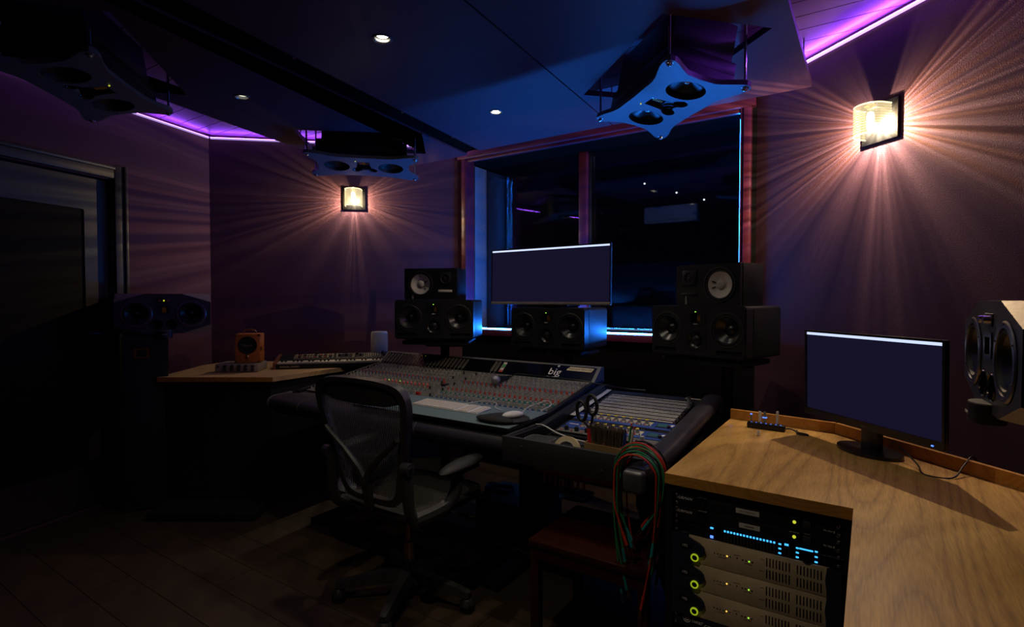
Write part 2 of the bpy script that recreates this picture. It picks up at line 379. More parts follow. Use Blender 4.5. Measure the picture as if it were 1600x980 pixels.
obj('louvre', MB().rbox((0, -.11, .03), (.7, .03, .05), .01), 'panel_white', ac)
ll = thing('added_fill_lamp', 'added unseen fill lamp in the live room above the window glass', 'lamp', lr(.9, .95, 3.148), A)  # lamp added out of view to brighten the air conditioner
obj('canopy', MB().lathe([(.0004, 0), (.07, 0), (.07, -.015), (.045, -.03), (.0004, -.03)], 20), 'steel', ll)
l_ = D.lights.new('live_room_fill', 'POINT'); l_.energy = 6.0; l_.color = (.8, .78, 1); l_.shadow_soft_size = .03; lo_ = D.objects.new('live_room_fill', l_); COL.objects.link(lo_); lo_.parent = ll; lo_.location = (0, 0, -.07)
for i, (px, py) in enumerate(((1007, 287), (1057, 301), (1100, 312))):
    Y = 7.0; r = FW + Vector((1, 0, 0)) * ((px - 800) / F) + UP * ((490 - py) / F); p = Vector((0, 0, H)) + r * (Y / r.y)
    q = p - WL; o = thing('indicator_lamp', ('first', 'second', 'third')[i] + ' from the left of three tiny white lamps glowing in the live room', 'lamp', p, A, 'lamps in the live room')
    obj('housing', MB().rbox((0, .02, 0), (.05, .03, .03), .004), 'black', o); obj('lens', MB().cyl((0, 0, 0), (0, .008, 0), .012, 10), 'far_lamp', o)

# LED strips
def strip(name, label, a, b, m, size=.012, face=None, core=None):
    """face: direction the diodes look; core: material of the softly glowing profile behind them"""
    a = Vector(a); b = Vector(b); t = thing(name, label, 'LED strip', (0, 0, 0), 0); t.location = a
    d_ = (b - a); L = d_.length; x = d_.normalized(); f = Vector(face) if face else Vector((0, 0, 1)) if abs(x.z) < .5 else V * -1
    f = (f - x * f.dot(x)).normalized(); y = f.cross(x); M = Matrix((x, y, f)).transposed()
    t.rotation_euler = M.to_euler()
    if face:
        obj('emitter', MB().add([(0, -size / 2, 0), (L, -size / 2, 0), (L, size / 2, 0), (0, size / 2, 0)], [(0, 1, 2, 3)]), m, t, smooth=0)
        obj('profile', MB().box((L / 2, 0, -size / 2 - .001), (L, size, size)), core, t, smooth=0)
    else: obj('emitter', MB().rbox((L / 2, 0, 0), (L, size, size), .003, 1), m, t, smooth=0)
    for q in (-.004, L + .004): obj('end_cap', MB().box((q, 0, 0), (.008, size * 1.1, size * 1.1)), 'black', t, smooth=0)
    return t
nR = Vector((dR.y, -dR.x, 0)); nR = nR if nR.dot(-WR) > 0 else -nR
nLs = Vector((dL.y, -dL.x, 0)); nLs = nLs if nLs.dot(-LC) > 0 else -nLs
dW = (WL - LC).normalized(); nW = Vector((dW.y, -dW.x, 0)); nW = nW if nW.dot(-LC) > 0 else -nW
def at(p, n, z, o=.022): return p + n * o + Vector((0, 0, z))
strip('led_strip', 'violet LED strip along the top of the right wall', at(WR + dR * .1, nR, 2.688), at(WR + dR * 4.9, nR, 2.688), 'led_violet', face=Vector((0, 0, 1)) + nR * 1.1, core='led_violet_core')
strip('led_strip', 'violet LED strip along the top of the wall behind the synthesizer', at(LC + dW * .02, nW, 2.69), at(WL - dW * .05, nW, 2.69), 'led_violet_left', face=Vector((0, 0, 1)) + nW * .6, core='led_violet_left_core')
strip('led_strip', 'violet LED strip along the top of the door wall', at(LC + dL * .02, nLs, 2.69), at(LC + dL * 2.4, nLs, 2.69), 'led_violet_left', face=Vector((0, 0, 1)) + nLs * .6, core='led_violet_left_core')
strip('led_strip', 'blue LED strip standing at the right edge of the window', WL + U * (wx1 - .012) + V * .085 + Vector((0, 0, WZ0 + .01)), WL + U * (wx1 - .012) + V * .085 + Vector((0, 0, WZ1 - .03)), 'led_blue_side', size=.016)
strip('led_strip', 'blue LED strip standing at the left edge of the window', WL + U * (wx0 - .022) + V * .10 + Vector((0, 0, WZ0 + .02)), WL + U * (wx0 - .022) + V * .10 + Vector((0, 0, WZ1 - .03)), 'led_blue_side', size=.012, face=-U + V * .35, core='black')
strip('led_strip', 'blue LED strip lying along the window sill behind the speakers', WL + U * (wx0 + .03) + V * .09 + Vector((0, 0, WZ0 + .010)), WL + U * (wx1 - .03) + V * .09 + Vector((0, 0, WZ0 + .010)), 'led_blue', size=.018, face=Vector((0, 0, 1)) - V * .25, core='led_blue_core')

# ------------------------------------------------------------------ hanging ceiling panels
ZP = 2.50
SPK = {'right': ((.733, 2.612, 2.313), (-76.9, 79.0, .6)), 'centre': ((-1.051, 3.844, 2.318), (6.3, 81.1, 4.1)), 'left': ((-1.926, 2.486, 2.331), (104.1, 80.4, -3.5))}
def hole(key, w_, h_, dx=0, dy=0):
    (x, y, z), (yw, _, _) = SPK[key]; c, s_ = math.cos(R(yw)), math.sin(R(yw)); out = []
    for a, b in ((-1, -1), (1, -1), (1, 1), (-1, 1)):
        lx, ly = a * w_ / 2 + dx, b * h_ / 2 + dy; out.append(toSD((x + c * lx - s_ * ly, y + s_ * lx + c * ly)))
    return out
def panel(label, poly, holes):
    t = thing('ceiling_panel', label, 'ceiling panel', CF(0, 0, 0), A, 'hanging ceiling panels')
    obj('panel_board', MB().plate(poly, holes, ZP, ZP + .03), 'cloud', t, smooth=0); 
    for (x, y) in poly: 
        x2 = x + (sum(p[0] for p in poly) / len(poly) - x) * .06; y2 = y + (sum(p[1] for p in poly) / len(poly) - y) * .06
        obj('hanger', MB().cyl((x2, y2, ZP + .03), (x2, y2, ZC), .004, 6), 'steel', t)
    return t
pc = panel('middle hanging ceiling panel carrying two bright downlights', [(1.08, -2.3), (1.905, -2.3), (1.648, 1.37), (.585, 1.37)], [circ(1.287, -.248, .034, 16), circ(1.168, .76, .034, 16)])
pr = panel('right hanging ceiling panel cut out around the blue lit speaker', [(1.913, -2.3), (2.775, -2.3), (2.775, 1.37), (1.656, 1.37)], [hole('right', .86, .50, 0, .0), circ(2.19, -.082, .034, 16), circ(2.08, -1.30, .034, 16)])
pl = panel('left hanging ceiling panel cut out around the two dark speakers', [(.13, -2.3), (.90, -2.3), (.425, 1.42), (-.12, 1.43), (-.60, 1.107), (-.507, .618)], [hole('centre', .84, .50, 0, .03), hole('left', .88, .52), circ(.139, -.212, .034, 16)])
tr = thing('cable_track', 'black cable track running between two ceiling panels', 'cable track', CF(0, 0, 0), A)
obj('channel', MB().prism([(.915, -2.3), (1.05, -2.3), (.575, 1.30), (.435, 1.40)], ZP + .012, ZP + .055), 'black_velvet', tr, smooth=0)
for dd in (-1.2, -.35, .45, 1.0):
    ss = .50 - (dd - 1.35) * .136 + .08; obj('bolt', MB().cyl((ss, dd, ZP - .004), (ss, dd, ZP + .006), .009, 8), 'chrome', tr)
    obj('hanger', MB().cyl((ss, dd, ZP + .055), (ss, dd, ZC), .004, 6), 'steel', tr)

def downlight(label, s, d, m, power, col=(1, .86, .66), ang=120):
    t = thing('downlight', label, 'downlight', CF(s, d, ZP), A, 'recessed ceiling downlights')
    obj('trim_ring', MB().lathe([(.033, .0), (.036, -.004), (.043, -.003), (.044, .001), (.033, .004)], 24), 'steel', t)
    obj('can', MB().lathe([(.0335, .0), (.0335, .055), (.001, .056)], 20), 'steel', t)
    obj('lamp_face', MB().lathe([(.0005, .012), (.022, .010), (.026, .014)], 20), m, t)
    l = D.lights.new('downlight_beam', 'SPOT'); l.energy = power; l.color = col; l.spot_size = R(ang); l.spot_blend = .8; l.shadow_soft_size = .022
    lo = D.objects.new('downlight_beam', l); COL.objects.link(lo); lo.parent = t; lo.location = (0, 0, .004)
downlight('brightest downlight, nearest the top of the picture left of centre', 1.287, -.248, 'lamp_white', SPOT['a'])
downlight('dim downlight in the left ceiling panel beyond the cable track', .139, -.212, 'lamp_dim', SPOT['b'])
downlight('downlight in the blue lit corner of the middle panel near the window', 1.168, .76, 'lamp_white', SPOT['c'])
downlight('downlight in the right ceiling panel above the rack of outboard gear', 2.19, -.082, 'lamp_white', SPOT['d'])
downlight('added downlight out of view in the right ceiling panel behind the oak desk', 2.08, -1.30, 'lamp_white', SPOT['e'])  # added out of frame to light the rack front

# ------------------------------------------------------------------ wall sconces
def sconce(label, p, ang, power, gseed):
    """p on the wall, local +y points out of the wall into the room"""
    t = thing('wall_sconce', label, 'wall lamp', p, ang)
    obj('back_plate', MB().rbox((0, .006, 0), (.185, .012, .185), .003), 'black', t)
    obj('arm', MB().rbox((0, .03, .066), (.05, .06, .012), .003), 'steel', t)
    prof = []
    for k in range(24):                       # ribbed U of pressed glass
        z = -.068 + .136 * k / 23; prof.append((z, .004 if k % 2 else 0))
    path = [(-.066, .018), (-.066, .05)] + [(-.066 * math.cos(a), .065 + .066 * math.sin(a)) for a in [PI * i / 14 for i in range(15)]] + [(.066, .05), (.066, .018)]
    vs = []; fs = []
    for z, e in prof:
        for (x, y) in path:
            n = Vector((x, max(0, y - .065))); n = n.normalized() if n.length > 0 else Vector((0, 1)); vs.append((x + n.x * e, y + n.y * e, z))
    n = len(path)
    for k in range(len(prof) - 1):
        for i in range(n - 1): fs.append((k * n + i, k * n + i + 1, (k + 1) * n + i + 1, (k + 1) * n + i))
    obj('glass_diffuser', MB().add(vs, fs), 'lamp_glass', t, smooth=20)
    for k in range(11): obj('glass_rib', MB().tube([(x * 1.035, .065 + (y - .065) * 1.035, -.058 + .0116 * k) for x, y in path], .0021, 5), 'amber_glass', t)
    obj('rim', MB().tube([(x, y, .069) for x, y in path], .003, 6), 'lamp_glass', t)
    obj('rim', MB().tube([(x, y, -.069) for x, y in path], .003, 6), 'lamp_glass', t)
    obj('finial', MB().lathe([(.0005, .092), (.006, .088), (.007, .08), (.012, .074), (.03, .070)], 12, Matrix.Translation((0, .06, 0))), 'brass', t)
    obj('bulb', MB().lathe([(.0005, .045), (.012, .040), (.016, .02), (.016, -.02), (.012, -.04), (.0005, -.045)], 16, Matrix.Translation((0, .065, 0))), 'bulb_glass', t)
    l = D.lights.new('sconce_light', 'POINT'); l.energy = power; l.color = (1, .78, .52); l.shadow_soft_size = .0035; l.use_nodes = True
    N = l.node_tree.nodes; K = l.node_tree.links; em = N['Emission']
    ge = N.new('ShaderNodeNewGeometry'); vt = N.new('ShaderNodeVectorRotate'); vt.rotation_type = 'Z_AXIS'; vt.inputs['Angle'].default_value = -ang
    sp = N.new('ShaderNodeSeparateXYZ'); K.new(ge.outputs['Incoming'], vt.inputs['Vector']); K.new(vt.outputs[0], sp.inputs[0])
    at2 = N.new('ShaderNodeMath'); at2.operation = 'ARCTAN2'; ab = N.new('ShaderNodeMath'); ab.operation = 'ABSOLUTE'
    ng = N.new('ShaderNodeMath'); ng.operation = 'MULTIPLY'; ng.inputs[1].default_value = -1
    K.new(sp.outputs[2], ng.inputs[0]); K.new(sp.outputs[0], at2.inputs[0]); K.new(ng.outputs[0], at2.inputs[1])    # 0 = straight down
    K.new(at2.outputs[0], ab.inputs[0]); dv = N.new('ShaderNodeMath'); dv.operation = 'DIVIDE'; dv.inputs[1].default_value = PI; K.new(ab.outputs[0], dv.inputs[0])
    rp = N.new('ShaderNodeValToRGB'); K.new(dv.outputs[0], rp.inputs[0]); cr = rp.color_ramp
    stops = [(0, .50), (.012, .34), (.022, .62), (.034, .60), (.05, .34), (.11, .22), (.17, .46), (.225, .34), (.245, .26), (.30, .85), (.36, 1.0), (.42, .78), (.50, .62), (.58, .52), (.72, .42), (.735, .12), (.85, .05), (.93, .05), (1, .04)]
    cr.elements[0].position = 0; cr.elements[0].color = (stops[0][1],) * 3 + (1,); cr.elements[1].position = 1; cr.elements[1].color = (stops[-1][1],) * 3 + (1,)
    for q, val in stops[1:-1]: e = cr.elements.new(q); e.color = (val, val, val, 1)
    nz = N.new('ShaderNodeTexNoise'); nz.noise_dimensions = '1D'; nz.inputs['Scale'].default_value = 19; nz.inputs['Detail'].default_value = 3
    of = N.new('ShaderNodeMath'); of.inputs[1].default_value = gseed; K.new(at2.outputs[0], of.inputs[0]); K.new(of.outputs[0], nz.inputs['W'])
    mr = N.new('ShaderNodeMapRange'); mr.inputs[1].default_value = .36; mr.inputs[2].default_value = .64; mr.inputs[3].default_value = .38; mr.inputs[4].default_value = 1.5; K.new(nz.outputs['Fac'], mr.inputs[0])
    am = N.new('ShaderNodeValToRGB'); K.new(dv.outputs[0], am.inputs[0]); ae = am.color_ramp
    ae.elements[0].position = 0; ae.elements[0].color = (.30, .30, .30, 1); ae.elements[1].position = 1; ae.elements[1].color = (.5, .5, .5, 1)
    for q, val in ((.26, .22), (.34, .5), (.42, .9), (.7, .9), (.76, .4)): e = ae.elements.new(q); e.color = (val, val, val, 1)
    s1 = N.new('ShaderNodeMath'); s1.operation = 'SUBTRACT'; s1.inputs[1].default_value = 1; K.new(mr.outputs[0], s1.inputs[0])
    s2 = N.new('ShaderNodeMath'); s2.operation = 'MULTIPLY_ADD'; s2.inputs[2].default_value = 1; K.new(s1.outputs[0], s2.inputs[0]); K.new(am.outputs[0], s2.inputs[1])
    mm = N.new('ShaderNodeMath'); mm.operation = 'MULTIPLY'; K.new(rp.outputs[0], mm.inputs[0]); K.new(s2.outputs[0], mm.inputs[1]); fr = N.new('ShaderNodeMapRange'); fr.inputs[1].default_value = .40; fr.inputs[2].default_value = .85; fr.inputs[3].default_value = 1.; fr.inputs[4].default_value = .08; K.new(sp.outputs[1], fr.inputs[0])
    m4 = N.new('ShaderNodeMath'); m4.operation = 'MULTIPLY'; K.new(mm.outputs[0], m4.inputs[0]); K.new(fr.outputs[0], m4.inputs[1]); K.new(m4.outputs[0], em.inputs['Strength'])
    lo = D.objects.new('sconce_light', l); COL.objects.link(lo); lo.parent = t; lo.location = (0, .065, -.01)
    return t
def wall_point(p0, dr_, px):
    k_ = (px - 800) / F; t = (k_ * p0.y - p0.x) / (dr_.x - k_ * dr_.y); return p0 + dr_ * t
pR = wall_point(WR, dR, 1372); pR.z = 1.38 + (468 - 194) / F * pR.y
pL = wall_point(LC, dW, 555); pL.z = 1.38 + (468 - 312) / F * pL.y
sconce('glass wall sconce glowing bright on the right wall above the desk', pR + nR * .001, math.atan2(nR.y, nR.x) - PI / 2, SCONCE_R, 3.)
sconce('smaller looking glass wall sconce glowing on the left wall above the synthesizer', pL + nW * .001, math.atan2(nW.y, nW.x) - PI / 2, SCONCE_L, 11.)

# ------------------------------------------------------------------ loudspeakers
def dish(r, depth, cap, n=28):
    """concave cone profile, opening towards -y; returns matrix-ready profile (radius, height)"""
    return [(r, 0), (r * .93, -.003), (r * .86, .002), (r * .82, -.004), (cap, -depth)]
def driver(parent, x, z, r, y=0., depth=.03, cm='cone_black', capm='cone_black', trim='rubber', cap=.36, ringw=.012):
    d = obj('woofer', MB().lathe([(r + ringw, .001), (r + ringw * .8, .004), (r + .001, .004), (r, -.002)], 32, Matrix.Translation((x, y, z)) @ FRONT), trim, parent)
    obj('surround', MB().lathe([(r, -.003), (r * .95, .002), (r * .88, .002), (r * .83, -.006)], 32, Matrix.Translation((x, y, z)) @ FRONT), 'rubber', d)
    obj('cone', MB().lathe([(r * .83, -.006), (r * cap, -depth)], 32, Matrix.Translation((x, y, z)) @ FRONT), cm, d)
    obj('dust_cap', MB().lathe([(r * cap, -depth), (r * cap * .7, -depth + r * .12), (r * cap * .3, -depth + r * .17), (.0004, -depth + r * .18)], 24, Matrix.Translation((x, y, z)) @ FRONT), capm, d)
    for k in range(6):
        a = R(60 * k + 30); obj('screw', MB().cyl((x + (r + ringw * .55) * math.cos(a), y - .005, z + (r + ringw * .55) * math.sin(a)), (x + (r + ringw * .55) * math.cos(a), y, z + (r + ringw * .55) * math.sin(a)), .0025, 6), 'black', d)
    return d

def monitor_speaker(label, loc, rz, group):
    """wide three-way monitor; front face at y = 0, base at z = 0"""
    w_, h_, dp = .536, .262, .38
    t = thing('studio_monitor', label, 'speaker', loc, rz, group)
    obj('cabinet', MB().rbox((0, (dp + .052) / 2, h_ / 2), (w_, dp - .052, h_), .016, 3), 'speaker_black', t)
    obj('cabinet_collar', MB().plate(rrect(0, h_ / 2, w_, h_, .018), [rrect(0, h_ / 2, w_ - .03, h_ - .03, .012)], -.075, -.018, FRONT), 'speaker_black', t)
    holes = [circ(-.168, .142, .0865), circ(.168, .142, .0865), circ(.0, .085, .043, 24), rrect(0, .198, .064, .046, .012), rrect(-.182, .028, .135, .024, .009), rrect(.182, .028, .135, .024, .009)]
    obj('front_baffle', MB().plate(rrect(0, h_ / 2, w_ - .012, h_ - .012, .016), holes, 0, .022, FRONT @ Matrix.Translation((0, 0, -.021))), 'speaker_black', t)
    obj('front_bezel', MB().plate(rrect(0, h_ / 2, w_, h_, .02), [rrect(0, h_ / 2, w_ - .016, h_ - .016, .014)], -.02, -.004, FRONT), 'speaker_black', t)
    for x in (-.168, .168): driver(t, x, .142, .078, 0., .035)
    m_ = obj('midrange_plate', MB().plate(rrect(0, .086, .118, .108, .014), [circ(0, .085, .043, 24)], .0005, .003, FRONT), 'black', t)
    obj('midrange_dome', MB().lathe([(.043, .0), (.036, -.008), (.028, -.012), (.024, -.004), (.012, .002), (.0004, .004)], 24, Matrix.Translation((0, 0, .085)) @ FRONT), 'cone_black', m_)
    tw = obj('tweeter_plate', MB().plate(rrect(0, .2, .108, .078, .014), [rrect(0, .198, .064, .046, .012)], .0005, .003, FRONT), 'black', t)
    obj('horn', MB().add([(-.032, -.001, .175), (.032, -.001, .175), (.032, -.001, .221), (-.032, -.001, .221), (-.013, .014, .184), (.02, .014, .184), (.02, .014, .214), (-.013, .014, .214)], [(0, 1, 5, 4), (1, 2, 6, 5), (2, 3, 7, 6), (3, 0, 4, 7), (4, 5, 6, 7)]), 'black_gloss', tw, smooth=0)
    for k in range(5): obj('ribbon_fold', MB().box((.010, .0125, .187 + .006 * k), (.018, .003, .0035)), 'copper_glow', tw, smooth=0)
    text('maker_lettering', 'ADAM', .008, (0, -.0035, .168), tw, 'print_white')
    obj('power_led', MB().rbox((0, -.003, .231), (.007, .003, .005), .001), 'led_green', t)
    for x in (-.182, .182): obj('port', MB().rbox((x, .014, .028), (.14, .008, .03), .003), 'black_matte', t)
    for x in (-.2, 0, .2): obj('foot', MB().cyl((x, .05, -.014), (x, .05, .004), .012, 10), 'rubber', t)
    obj('foot', MB().cyl((0, .3, -.014), (0, .3, .004), .012, 10), 'rubber', t)
    return t
MON = [('left', (-.523, 3.581, 1.115), -6), ('centre', (.22, 3.466, 1.062), -32), ('right', (.947, 2.77, 1.085), -50)]
m0 = monitor_speaker('black three-way monitor left of the window under a white-coned speaker', MON[0][1], R(MON[0][2]), 'wide black monitors behind the console')
dup(m0, MON[1][1], R(MON[1][2]), 'black three-way monitor in the middle below the wide screen')
dup(m0, MON[2][1], R(MON[2][2]), 'black three-way monitor right of the window, largest of the three')

def ns_speaker(label, loc, rz, mirror, group):
    w_, h_, dp = .382, .215, .199; k = -1 if mirror else 1
    t = thing('bookshelf_speaker', label, 'speaker', loc, rz, group)
    obj('cabinet', MB().rbox((0, dp / 2 + .016, h_ / 2), (w_, dp - .02, h_), .003), 'black', t)
    obj('front_baffle', MB().plate(rrect(0, h_ / 2, w_, h_, .004), [circ(k * .075, .108, .082)], -.016, 0, FRONT), 'black', t)
    wo = obj('woofer', MB().lathe([(.092, .0), (.092, .004), (.083, .005), (.081, -.003)], 36, Matrix.Translation((k * .075, 0, .108)) @ FRONT), 'rubber', t)
    obj('surround', MB().lathe([(.081, -.003), (.078, .003), (.073, .003), (.069, -.004)], 36, Matrix.Translation((k * .075, 0, .108)) @ FRONT), 'rubber', wo)
    obj('cone', MB().lathe([(.069, -.004), (.05, -.011), (.025, -.017)], 36, Matrix.Translation((k * .075, 0, .108)) @ FRONT), 'cone_white', wo)
    obj('dust_cap', MB().lathe([(.027, -.014), (.022, -.009), (.01, -.006), (.0004, -.005)], 24, Matrix.Translation((k * .075, 0, .108)) @ FRONT), 'cap_white', wo)
    for a in (22, -22):
        an = R(a) if not mirror else PI + R(a)
        an = an if k > 0 else an
        ca, sa = -math.cos(R(a)) * k, math.sin(R(a))
        obj('lead_wire', MB().cyl((k * .075 + ca * .030, -.006 + .016, .108 + sa * .030), (k * .075 + ca * .05, .004, .108 + sa * .05), .003, 6), 'black', wo)
    tw = obj('tweeter', MB().lathe([(.038, .0), (.038, .005), (.03, .006), (.027, .001), (.02, -.004), (.014, .0), (.0004, .004)], 28, Matrix.Translation((-k * .105, -.002, .145)) @ FRONT), 'rubber', t)
    obj('tweeter_plate', MB().rbox((-k * .105, -.002, .145), (.086, .004, .086), .008), 'black', tw)
    for x in (-.178, .178):
        for z in (.014, .2): obj('grille_socket', MB().cyl((x, -.002, z), (x, .0, z), .006, 8), 'rubber', t)
    obj('badge', MB().rbox((-k * .105, -.001, .06), (.1, .003, .016), .001), 'label_paper' if mirror else 'black', t)
    obj('sticker', MB().prism([(-.006, -.02), (.005, -.022), (.008, 0), (.004, .012), (.006, .022), (-.004, .024), (-.007, .008)], 0, .001, Matrix.Translation((-k * .125 if not mirror else -.13, -.001, .026)) @ FRONT), 'print_dim', t)
    return t
ns_speaker('small black speaker with white cone on the left monitor', (-.558, 3.69, 1.378), R(-12), True, 'white-coned speakers on the monitors')
ns_speaker('small black speaker with white cone on the right monitor', (1.012, 2.80, 1.348), R(-55), False, 'white-coned speakers on the monitors')

def hex_speaker(label, loc, rz, group):
    """monitor with four cut corners, two woofers, ribbon tweeter and two round ports; front at y = 0"""
    w_, h_, dp = .535, .262, .32; t = thing('surround_speaker', label, 'speaker', loc, rz, group)
    cxx, czz, cd = .165, .055, .10
    obj('cabinet', MB().rbox((0, dp / 2 + cd / 2 + .002, h_ / 2), (w_, dp - cd, h_), .003), 'speaker_grey', t)
    W2 = w_ / 2
    face = [(-W2 + cxx, 0), (W2 - cxx, 0), (W2, czz), (W2, h_ - czz), (W2 - cxx, h_), (-W2 + cxx, h_), (-W2, h_ - czz), (-W2, czz)]
    holes = [circ(-.152, h_ / 2, .083), circ(.152, h_ / 2, .083), rrect(0, .155, .05, .042, .004), circ(-.042, .062, .03, 20), circ(.042, .062, .03, 20)]
    obj('front_baffle', MB().plate(face, holes, -.02, 0, FRONT), 'speaker_grey', t, smooth=0)
    # side walls between baffle and cabinet
    mb = MB()
    for (x0, z0), (x1, z1) in zip(face, face[1:] + face[:1]):
        if abs(x0 - x1) < 1e-6 or abs(z0 - z1) < 1e-6: mb.add([(x0, .0, z0), (x1, .0, z1), (x1, cd, z1), (x0, cd, z0)], [(0, 1, 2, 3)])
    obj('shell', mb, 'speaker_grey', t, smooth=0)
    for sx in (-1, 1):
        for top in (0, 1):
            z0 = h_ if top else 0; zc = h_ - czz if top else czz
            obj('corner_facet', MB().add([(sx * (W2 - cxx), 0, z0), (sx * W2, 0, zc), (sx * W2, cd, z0), (sx * W2, cd, zc), (sx * (W2 - cxx), cd, z0)], [(0, 1, 2), (1, 3, 2), (0, 2, 4)]), 'chamfer_silver', t, smooth=0)
    for x in (-.152, .152): driver(t, x, h_ / 2, .072, -.001, .04, 'cone_black', 'cone_black', 'steel', .30, .017)
    for x in (-.042, .042): obj('port', MB().lathe([(.033, .001), (.032, .004), (.029, .002), (.026, -.02), (.0004, -.021)], 24, Matrix.Translation((x, 0, .062)) @ FRONT), 'black_gloss', t)
    tw = obj('tweeter_plate', MB().plate(rrect(0, .157, .074, .062, .004), [rrect(0, .155, .05, .042, .004)], .0005, .003, FRONT), 'navy', t)
    for k in range(6): obj('ribbon_fold', MB().box((0, .006, .14 + .006 * k), (.022, .003, .0035)), 'copper_glow', tw, smooth=0)
    obj('horn', MB().box((0, .012, .155), (.056, .004, .046)), 'black', tw, smooth=0)
    pa = obj('control_plate', MB().rbox((0, -.001, .217), (.08, .003, .03), .002), 'black', t)
    for x in (-.024, .024): obj('knob', MB().cyl((x, -.016, .217), (x, 0, .217), .009, 14, .011), 'chrome', pa)
    obj('power_led', MB().sphere((0, -.004, .217), .005, 8, 6), 'led_yellow', pa)
    bd = obj('badge_block', MB().prism([(.045 * math.cos(PI * k / 12), -.035 * math.sin(PI * k / 12)) for k in range(13)], -.026, .022), 'chamfer_silver', t)
    obj('badge_front', MB().lathe([(.046, -.0258), (.046, .019)], 24, Matrix.Diagonal((1, .79, 1, 1))), 'black', bd); text('badge_lettering', 'ADAM', .011, (0, -.038, -.004), bd, 'print_white')
    return t
h0 = hex_speaker('grey speaker with cut silver corners beside the door on the left', (-2.285, 3.53, 1.155), R(32), 'cut-cornered surround speakers')
dup(h0, (1.128, 1.27, 1.115), R(-121), 'grey speaker with cut silver corners at the right edge above the desk')

def ceiling_speaker(label, key, group):
    pos, (yw, pt, rl) = SPK[key]
    M = Matrix.Rotation(R(yw), 4, 'Z') @ Matrix.Rotation(R(pt), 4, 'X') @ Matrix.Rotation(R(rl), 4, 'Y')
    t = thing('ceiling_speaker', label, 'speaker', pos, tuple(M.to_euler()), group)
    out = []
    for sx, sz in ((1, 1), (-1, 1), (-1, -1), (1, -1)):
        c = [(.308, .0), (.315, .07), (.345, .115), (.372, .150), (.382, .172), (.378, .192), (.366, .203), (.345, .206), (.30, .198), (.22, .170), (.17, .160), (.0, .157)]
        q = [(sx * a, sz * b) for a, b in c]
        out += (q if sx * sz > 0 else q[::-1])[:-1]
    wav = [(-.042, .085), (.042, .085), (.046, .02), (.052, -.012), (.066, -.02), (.082, -.035), (.09, -.055), (.084, -.075), (.066, -.086), (.045, -.084), (.028, -.07), (.02, -.055), (0, -.05), (-.02, -.055), (-.028, -.07), (-.045, -.084), (-.066, -.086), (-.084, -.075), (-.09, -.055), (-.082, -.035), (-.066, -.02), (-.052, -.012), (-.046, .02)]
    obj('baffle', MB().plate(out, [circ(-.185, .0, .088), circ(.185, .0, .088), [(x, z) for x, z in wav]], -.022, 0, FRONT), 'baffle_grey', t)
    for x in (-.185, .185):
        d = obj('woofer', MB().lathe([(.088, .0), (.086, -.02), (.08, -.03), (.074, -.022), (.068, -.026)], 36, Matrix.Translation((x, 0, 0)) @ FRONT), 'rubber', t)
        obj('cone', MB().lathe([(.068, -.026), (.02, -.05)], 32, Matrix.Translation((x, 0, 0)) @ FRONT), 'cone_black', d)
        obj('dust_cap', MB().lathe([(.024, -.048), (.014, -.036), (.0004, -.032)], 20, Matrix.Translation((x, 0, 0)) @ FRONT), 'chrome', d)
    obj('waveguide', MB().box((0, .03, 0), (.2, .012, .19)), 'black', t, smooth=0)
    tw = obj('tweeter_plate', MB().rbox((0, .02, .04), (.07, .012, .08), .004), 'black_gloss', t)
    for k in range(5): obj('ribbon_fold', MB().box((.003, .0125, .02 + .01 * k), (.02, .003, .005)), 'copper_glow', tw, smooth=0)
    for x in (-.052, .052): obj('port', MB().lathe([(.03, -.008), (.027, -.012), (.024, -.022)], 20, Matrix.Translation((x, 0, -.052)) @ FRONT), 'black_gloss', t)
    obj('power_led', MB().sphere((-.05, -.002, .10), .0035, 8, 6), 'led_yellow', t)
    obj('collar', MB().plate(rrect(0, 0, .60, .315, .004), [rrect(0, 0, .57, .285, .004)], -.066, -.021, FRONT), 'speaker_black', t)
    obj('cabinet', MB().rbox((0, .095, 0), (.60, .06, .315), .004), 'speaker_black', t)
    obj('cabinet_body', MB().rbox((0, .215, .0), (.54, .18, .30), .004), 'speaker_black', t)
    Mi = M.to_3x3().inverted()
    for sx in (-1, 1):
        for sz in (-1, 1):
            p = Vector((sx * .355, 0, sz * .182)); up = Mi @ Vector((0, 0, 1))
            wz = (M.to_3x3() @ p).z + pos[2]
            r_ = obj('hanging_rod', MB().cyl(p + up * .004, p + up * (ZC - wz - .002), .006, 8), 'chrome', t)
            obj('bolt', MB().lathe([(.0004, .014), (.006, .013), (.011, .008), (.012, .002), (.016, .001), (.016, 0)], 14, Matrix.Translation(p) @ FRONT), 'chrome', r_)
    return t
ceiling_speaker('ceiling speaker hanging in front of the window, front plate lit blue', 'right', 'speakers hung from the ceiling')
ceiling_speaker('ceiling speaker hanging above the left wall sconce', 'centre', 'speakers hung from the ceiling')
ceiling_speaker('ceiling speaker hanging in the dark above the door', 'left', 'speakers hung from the ceiling')

